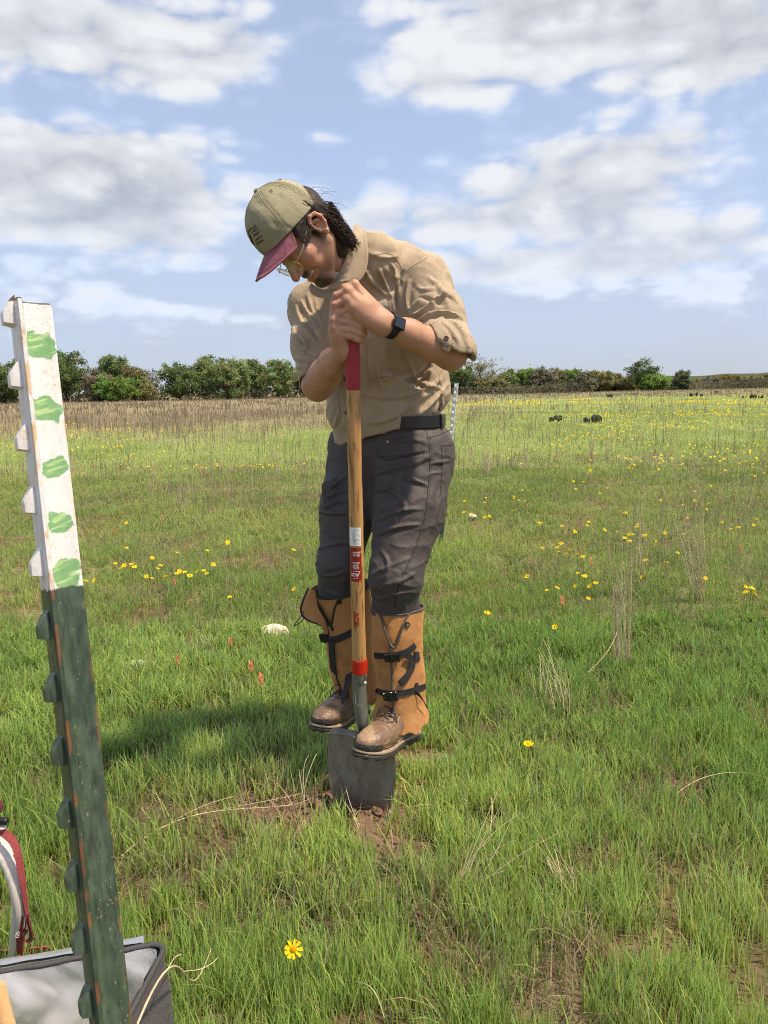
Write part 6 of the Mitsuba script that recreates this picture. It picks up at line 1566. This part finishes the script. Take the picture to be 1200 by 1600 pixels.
TF = [([(588, 716), (625, 714), (665, 708)], -.0045, .006), ([(578, 745), (620, 732), (655, 722), (672, 712)], .0065, .009), ([(580, 772), (612, 768), (628, 782), (632, 800)], .008, .009), ([(632, 720), (622, 750), (622, 790)], .006, .010), ([(668, 758), (650, 752), (630, 746)], .006, .008),
      ([(585, 838), (615, 826), (655, 820)], .008, .008), ([(588, 815), (620, 800), (662, 796)], .005, .009), ([(580, 898), (602, 888), (640, 872)], .0055, .009), ([(596, 862), (606, 880), (600, 905)], .005, .008), ([(600, 915), (625, 908), (650, 895)], .005, .008), ([(590, 940), (615, 930), (648, 925)], .004, .007),
      ([(545, 765), (525, 770), (510, 778)], .006, .007), ([(545, 783), (525, 786), (508, 792)], .006, .007), ([(500, 800), (520, 802), (545, 800)], .0075, .006), ([(545, 742), (530, 752), (516, 762)], .006, .007), ([(495, 860), (515, 852), (545, 848)], .005, .009), ([(492, 895), (512, 900), (540, 892)], .004, .008),
      ([(690, 760), (682, 800), (670, 840)], .004, .009), ([(672, 725), (690, 722), (704, 720)], .004, .006), ([(672, 740), (688, 738)], .0035, .005), ([(610, 690), (640, 688), (662, 690)], .004, .008)]
tr1 = apply_folds(tr0, fold_curves(T0, TF)); tr1 = displace(tr1, lambda v: .0042 * ((1 - np.abs(2 * meshkit.fbm(v * np.array([11, 11, 17]) + 1.5 * meshkit.fbm(v * 6, 2, 39)[:, None], 2, 35) - 1)) ** 4 - .35) + .0045 * (meshkit.fbm(v * np.array([26, 26, 16]), 3, 33) - .5))
trs = put('trousers', tr1, 'm_trousers', person, smooth=True, label='dark grey trousers'); TS = Skin(tr1)
for pix in ([(664, 672), (671, 700), (670, 748), (659, 825), (641, 873), (622, 919), (618, 950)], [(690, 697), (690, 740), (687, 777)], [(590, 704), (596, 716), (625, 716), (664, 706)], [(671, 684), (690, 678), (703, 672)], [(690, 697), (698, 696), (705, 696)]):
    put('trouser_seam', TS.line(pix, .0013, 60, .0001), 'm_seam', trs, smooth=True)
put('side_stitching', TS.stitches([(666, 674), (674, 700), (673, 748), (662, 825), (644, 873), (625, 919)], .0006, 4.0, .0004), 'm_seam', trs)
put('rivet', (lambda P: tube(np.array([P[0][0], P[0][0] + P[1][0] * .0012]), .0034, 10))(TS.at([(606, 690)], .0005)), 'm_steelbright', trs, smooth=40)
put('pocket_cord', TS.line([(606, 692), (606, 700), (611, 708), (616, 712)], .0011, 20, .0012), 'm_greypiping', trs, smooth=True)
# belt with its loop, laid round the waist
zb = px(660, 659, 2.40)[2]; th = np.linspace(0, 2 * np.pi, 121); ray0 = np.stack([np.cos(th), np.sin(th), 0 * th], 1)
vv = tr1[0][np.abs(tr1[0][:, 2] - (zb - .008)) < .010]; cb = np.array([(vv[:, 0].min() + vv[:, 0].max()) / 2, (vv[:, 1].min() + vv[:, 1].max()) / 2]); an = np.arctan2(vv[:, 1] - cb[1], vv[:, 0] - cb[0]); rr = np.hypot(vv[:, 0] - cb[0], vv[:, 1] - cb[1])
rb = np.array([rr[np.abs((an - t + np.pi) % (2 * np.pi) - np.pi) < .12].max() for t in th]); rb = np.convolve(np.r_[rb[-6:-1], rb, rb[1:6]], np.ones(7) / 7, 'same')[5:-5] + .004
bp_ = np.stack([cb[0] + rb * np.cos(th), cb[1] + rb * np.sin(th), np.full(121, zb)], 1)
belt = put('belt', ribbon(bp_, np.array([0, 0, 1.0]), .036, .0042), 'm_belt', person, smooth=40, label='shiny black leather belt')
for a in (688, 600):
    k = int(np.argmin([abs((800 - 800) + 600 + FOC * ((q - CAM) @ RIGHT) / ((q - CAM) @ _f) - a) + (1000 if q[1] > cb[1] + .03 else 0) for q in bp_])); q = bp_[k]; o = nrm(np.array([q[0] - cb[0], q[1] - cb[1], 0])); s_ = np.cross([0, 0, 1.0], o)
    put('belt_loop', ribbon(np.array([q + o * .003 + [0, 0, .022], q + o * .007 + [0, 0, .012], q + o * .007 - [0, 0, .014], q + o * .003 - [0, 0, .030]]), s_, .011, .003), 'm_trousers', trs, smooth=40)
q = px(580, 681, 2.33); put('belt_buckle', box(bp_[int(np.argmin(np.linalg.norm(bp_ - q, axis=1)))] + [0, -.004, 0], [.030, .006, .034], bevel=.001), 'm_gold', belt)
kp_ = [px(691, 617, 2.47), px(688, 628, 2.455), px(686, 641, 2.45)]; put('knife_clip', tube(spline(kp_, 8), [.006, .0068, .0066, .0062, .006, .0056, .005, .0045], 8), 'm_horn', trs, smooth=True, label='brown handle sticking out of the waistband')
put('knife_clip', tube(spline([px(680, 631, 2.45), px(675, 635, 2.44), px(671, 639, 2.44)], 8), [.006, .0085, .009, .009, .0085, .008, .007, .005], 8), 'm_horn', trs, smooth=True)

# ---- boots: leather upper, toe cap, midsole, lugged sole, laces
TLx, HLx = px(560, 1180, 2.085), px(646, 1152, 2.335); TLx[2], HLx[2] = .205, .165


def boot(toe, heel, label, tie):
    fw = nrm(toe - heel); M = frame(fw); Ls = float(np.linalg.norm(toe - heel)); W = lambda x, y, z: heel + M @ np.array([x * Ls / .30, y, z], float)
    b = put('boot', box(heel, [.001] * 3), 'm_leather', person, label=label); del scene[b]
    lo = np.minimum(toe, heel) - .16; hi = np.maximum(toe, heel) + [.16, .16, .30]
    f = Field(lo, hi, .0028)
    sole = [(.020, 0, .030), (.075, 0, .030), (.140, .002, .033), (.205, .004, .043), (.262, .003, .038)]
    e = lambda c, r, k=.02, sub=False: f.ell(W(*c), r, M, k, sub)
    e((.045, 0, .055), (.058, .036, .048)); e((.13, .001, .060), (.085, .037, .048), .03); e((.205, .004, .052), (.070, .0485, .040), .03); e((.252, .003, .045), (.048, .043, .034), .02)
    f.cone(W(.055, 0, .08), W(.056, 0, .135), .037, .037, k=.02); f.cone(W(.10, 0, .085), W(.080, 0, .13), .033, .033, k=.03)
    f.slab(W(.1, 0, .022), -M[:, 2], k=.003)
    f.warp(lambda P: .0035 * (meshkit.fbm(P * 28, 3, 7) - .5) + .0022 * np.sin(((P - heel) @ M[:, 0]) * 210 + 6 * meshkit.noise(P * 22, 2)) * np.exp(-((((P - heel) @ M[:, 0]) * .30 / Ls - .175) / .022) ** 2) * (((P - heel) @ M[:, 2]) > .05))
    up = relax(f.mesh(), 2, .4); put('upper', up, 'm_leather', b, smooth=True)
    U = trimesh.Trimesh(*up, process=False)
    outline = lambda o: np.array([(x, y) for x, y in [(-.008 - o, 0), (.004 - o * .7, .028 + o * .7), (.05, .037 + o), (.11, .036 + o), (.165, .045 + o), (.215, .0535 + o), (.262, .046 + o), (.292 + o * .5, .026 + o * .5), (.301 + o, 0)]])
    def slab(o, z0, z1, spring, name, m, lug=0):
        h = outline(o); h = np.vstack([h, (h * [1, -1])[-2:0:-1]]); pts = spline(np.c_[np.vstack([h, h[:1]]), np.zeros(len(h) + 1)], 97)[:-1, :2]; V = []
        n = len(pts); sp = lambda x: .010 * max(0, (x - .20) / .10) ** 2 * spring
        for z, k in ((z0, .94), (z0 + .003, 1.0), ((z0 + z1) / 2, 1.006), (z1 - .002, 1.0), (z1, .975)):
            for i, (x, y) in enumerate(pts):
                lz = .0045 * (math.sin(i * 1.35) > 0.1) * lug if z < z0 + .001 or z < z0 + .0035 else 0
                V.append(W(.14 + (x - .14) * k, y * k, z + sp(x) + lz + (.006 if (lug and .085 < x < .125 and z < z0 + .0035) else 0)))
        V = np.array(V); F = []
        for r in range(4):
            for i in range(n): a, c = r * n + i, r * n + (i + 1) % n; F += [[a, c, c + n], [a, c + n, a + n]]
        ct, cb_ = W(.14, 0, z1 + .001), W(.14, 0, z0 + .003); V = np.vstack([V, ct, cb_])
        for i in range(n): F += [[4 * n + i, 4 * n + (i + 1) % n, 5 * n], [(i + 1) % n, i, 5 * n + 1]]
        return put(name, (V, np.array(F)), m, b, smooth=45)
    slab(.004, 0.0, .0165, 1.0, 'sole', 'm_rubber', 1); slab(.0025, .0160, .0275, 1.0, 'midsole', 'm_midsole')
    tc = np.array([p for p in up[0]]); q = (tc - heel) @ M; q[:, 0] *= .30 / Ls
    keep = np.all(((q[:, 0] > .262 - .25 * np.abs(q[:, 1])) & (q[:, 2] < .055 - .10 * np.maximum(0, .285 - q[:, 0])) )[up[1]], axis=1)
    n = vnormals(*up); v2 = up[0] + n * .0032; sub = trimesh.Trimesh(v2, up[1][keep], process=False); sub.remove_unreferenced_vertices(); put('toe_cap', (np.array(sub.vertices), np.array(sub.faces)), 'm_rubber', b, smooth=True)
    near = lambda P, o=.001: (lambda r: r[0] + nrm(n[U.faces[r[2]]].mean(1)) * o)(trimesh.proximity.closest_point(U, np.array(P)))
    for s in (-1, 1):
        put('welt_stitch', tube(near([W(x, s * y, .034) for x, y in ((.30, .012), (.275, .04), (.22, .055), (.16, .047), (.10, .038), (.04, .037))]), .0012, 5), 'm_midsole', b, smooth=True)
        put('eyelet_panel_edge', tube(near([W(x, s * y, z) for x, y, z in ((.197, .004, .10), (.192, .024, .092), (.165, .030, .098), (.130, .030, .115), (.105, .032, .13))]), .0016, 5), 'm_rubber', b, smooth=True)
    L = []
    for k in range(5):
        x = .182 - .020 * k; z = .105 + .008 * k
        for s in (-1, 1): L.append(tube(near(spline([W(x, s * .022, z), W(x - .008, 0, z + .02), W(x - .018, -s * .022, z + .004)], 9), .0028), .0019, 5))
    for k in range(4):
        a0 = W(.140, 0, .118); s = (-1, 1, -1, 1)[k]; L.append(tube(spline([a0, a0 + M @ np.array([.015, s * .022, .008]), a0 + M @ np.array([.018, s * (.040 - .008 * k), -.022 - .008 * k])] + ([a0] if k < 2 else []), 16), .0017, 5))
    put('laces', join(L), 'm_lace', b, smooth=True)
    for k in range(4):
        for s in (-1, 1): put('hook', (lambda m, c: (np.array(m.vertices) * .0032 + c, np.array(m.faces)))(trimesh.creation.icosphere(1, 1.0), near([W(.178 - .022 * k, s * .024, .10 + .008 * k)], .0026)[0]), 'm_steelbright', b, smooth=True)
    return W, M


WB, MB_ = boot(TLx, HLx, 'scuffed brown hiking boot in front', 1)
TRx = px(494, 1146, 2.275); TRx[2] = .200; HRx = TRx + (HLx - TLx) * np.array([.82, 1.06, 1.0])
WB2, MB2 = boot(TRx, HRx, 'brown hiking boot behind the shovel socket', 0)


# ---- gaiters: stiff duck cloth wrapped round the shins, open in front at the top
def wrap(top, bot, rt, rb, front, dip, width, over, seed, n=110, m=34, hem=0.0, flare=0.0, hemdir=0.0):
    ax = nrm(bot - top); fr = nrm(front - ax * (np.asarray(front) @ ax)); sd = np.cross(ax, fr); V = []
    for i in range(n + 1):
        ph = -over + (2 * np.pi + 2 * over) * i / n; lift = .0045 * i / n
        for j in range(m + 1):
            t = j / m; dp = dip * math.exp(-(((ph + np.pi) % (2 * np.pi) - np.pi) / width) ** 2); Ltot = np.linalg.norm(bot - top) + hem * math.exp(-(((ph - hemdir + np.pi) % (2 * np.pi) - np.pi) / .8) ** 2) + .006 * math.sin(ph * 11 + seed) * (hem > 0)
            s = dp + (Ltot - dp) * t; r = rt + (rb - rt) * min(t, 1) + flare * max(0, 1 - s / .10) ** 2 + .004 * math.sin(s * 26 + 2 * math.sin(ph + seed)) + lift + .016 * max(0, t - .82) / .18
            V.append(top + ax * s + (fr * math.cos(ph) + sd * math.sin(ph)) * r)
    V = np.array(V); V += 0.0
    I, J = np.meshgrid(np.arange(n), np.arange(m), indexing='ij'); a0 = (I * (m + 1) + J).ravel(); Q = np.stack([a0, a0 + 1, a0 + m + 2, a0 + m + 1], 1); F = np.vstack([Q[:, [0, 1, 2]], Q[:, [0, 2, 3]]])
    N = vnormals(V, F); w = (.0075 * (meshkit.fbm(V * np.array([16, 16, 12]) + seed, 3, seed) - .5) + .004 * (meshkit.fbm(V * 40, 2, seed + 1) - .5)); c = (top + bot) / 2; sg = np.sign((N * (V - c)).sum()); V = V + N * sg * w[:, None]; N = vnormals(V, F) * sg
    if sg < 0: F = F[:, ::-1]
    G = V.reshape(n + 1, m + 1, 3); b = len(V)
    return (np.vstack([V, V - N * .0032]), np.vstack([F, F[:, ::-1] + b])), G, (V, F)


def gaiter(top, bot, rt, rb, front, label, seed, pip, dip=.11, width=.42, hem=.03, flare=.0, hemdir=.6):
    g = put('gaiter', box(top, [.001] * 3), 'm_duck', person, label=label); del scene[g]
    m_, G, outer = wrap(top, bot, rt, rb, front, dip, width, .14, seed, hem=hem, flare=flare, hemdir=hemdir); put('wrap', m_, 'm_duck', g, smooth=True)
    i_, Gi, _ = wrap(top + (bot - top) * .02, bot, rt - .0085, rb - .008, -np.asarray(front), .0, .5, .05, seed + 3, flare=flare * .5); put('inner_wrap', i_, 'm_duck', g, smooth=True)
    edge = np.vstack([G[0, ::-1], G[:, 0], G[-1]]); put('piping', tube(edge[::1], .0034, 7), pip, g, smooth=True)
    put('piping', tube(Gi[:, 0], .0030, 7), pip, g, smooth=True); put('hem_fray', join([tube(np.array([G[k, -1], G[k, -1] + (G[k, -1] - G[k, -2]) * (.15 + .3 * ((k * 37) % 10) / 10)]), .0007, 3) for k in range(0, 111, 2)]), 'm_duck', g)
    return g, Skin(outer), G


def strap(S, pix, width, g, off=.003, n=26, tw=None, name='strap'):
    p2 = P2(pix, n); P, N = S.at(p2, off); t = nrm(np.gradient(P, axis=0)); put(name, ribbon(P, nrm(np.cross(N, t)), width, .0022), 'm_strap', g, smooth=40)


def buckle(S, a, b, g, w=.046, h=.026):
    P, N = S.at([(a, b), (a + 14, b - 1)], .0075); R = frame(nrm(P[1] - P[0]), N[0]); x, y, z = R.T
    put('buckle', join([box(P[0], [w, h, .0075], R, bevel=.0022), box(P[0] + z * .004, [w * .35, h * 1.12, .006], R, bevel=.002), box(P[0] + x * w * .45 + z * .002, [.005, h * 1.15, .008], R, bevel=.0015), box(P[0] - x * w * .42 + z * .002, [.006, h * .9, .009], R, bevel=.0015)]), 'm_buckleplastic', g, smooth=30)


gA, SA_, GA = gaiter(px(619, 950, 2.330), px(627, 1116, 2.300), .081, .072, np.array([-.16, -1.0, .1]), 'tan cloth gaiter with grey piping on the nearer leg', 3, 'm_greypiping', dip=.105, width=.36, hem=.035, hemdir=-.5)
strap(SA_, [(586, 1024), (610, 1024), (632, 1019), (648, 1008)], .019, gA); buckle(SA_, 613, 1026, gA)
strap(SA_, [(634, 1022), (642, 1034), (637, 1052), (624, 1068)], .020, gA, .010)
strap(SA_, [(588, 1078), (612, 1084), (640, 1080), (664, 1072)], .018, gA); buckle(SA_, 612, 1087, gA)
tl = spline([px(640, 1079, 2.235), px(652, 1083, 2.235), px(661, 1094, 2.24), px(668, 1106, 2.25)], 14); put('strap', ribbon(tl, np.array([-.3, -.2, .9]), .021, .0025), 'm_strap', gA, smooth=40)
put('strap', SA_.patch([(646, 1018), (653, 1018), (655, 1032), (648, 1034)], 4, 5, .002, .003), 'm_strap', gA, smooth=40); put('strap', SA_.patch([(648, 1068), (652, 1066), (653, 1078), (649, 1080)], 4, 5, .002, .003), 'm_strap', gA, smooth=40)
P, N = SA_.at([(636, 976)], .001); put('snap', tube(np.array([P[0], P[0] + N[0] * .003]), .0085, 16), 'm_buckleplastic', gA, smooth=40); put('snap', tube(np.array([P[0] + N[0] * .003, P[0] + N[0] * .0042]), .0048, 12), 'm_steelbright', gA, smooth=40)
gB, SB_, GB_ = gaiter(px(532, 918, 2.47), px(560, 1088, 2.485), .088, .072, np.array([-.55, -.85, .1]), 'tan cloth gaiter with black piping on the farther leg', 8, 'm_strap', dip=.10, width=.36, hem=.02, flare=.012)
strap(SB_, [(508, 996), (522, 999), (538, 994), (552, 986)], .022, gB); buckle(SB_, 510, 995, gB, .04, .03)
strap(SB_, [(520, 1000), (521, 1022), (524, 1050)], .024, gB, .008); strap(SB_, [(513, 940), (514, 962), (521, 985)], .008, gB, .004)
P, N = SB_.at([(530, 940)], .001); put('snap', tube(np.array([P[0], P[0] + N[0] * .003]), .0085, 16), 'm_buckleplastic', gB, smooth=40)
fa = [px(482, 919, 2.40), px(474, 938, 2.39), px(472, 960, 2.385), px(480, 968, 2.38), px(496, 974, 2.38), px(510, 990, 2.39)]; fb = [px(492, 922, 2.40), px(494, 938, 2.40), px(498, 952, 2.395), px(503, 962, 2.39), px(508, 972, 2.39), px(512, 991, 2.39)]
put('folded_flap', loft(spline(fa, 18), spline(fb, 18), .008, [-.3, -.8, .1], 7, .0035), 'm_duck', gB, smooth=40); put('piping', tube(spline(fa, 30), .0042, 7), 'm_strap', gB, smooth=True)
put('pull_cord', tube(spline([px(474, 955, 2.385), px(466, 968, 2.38), px(460, 978, 2.38), px(466, 975, 2.38), px(474, 962, 2.385)], 16), .0017, 5), 'm_strap', gB, smooth=True)
tl = spline([px(545, 1052, 2.40), px(541, 1075, 2.385), px(533, 1098, 2.36), px(522, 1113, 2.33)], 14); put('strap', ribbon(tl, np.array([.8, -.3, .5]), .024, .003), 'm_strap', gB, smooth=40)
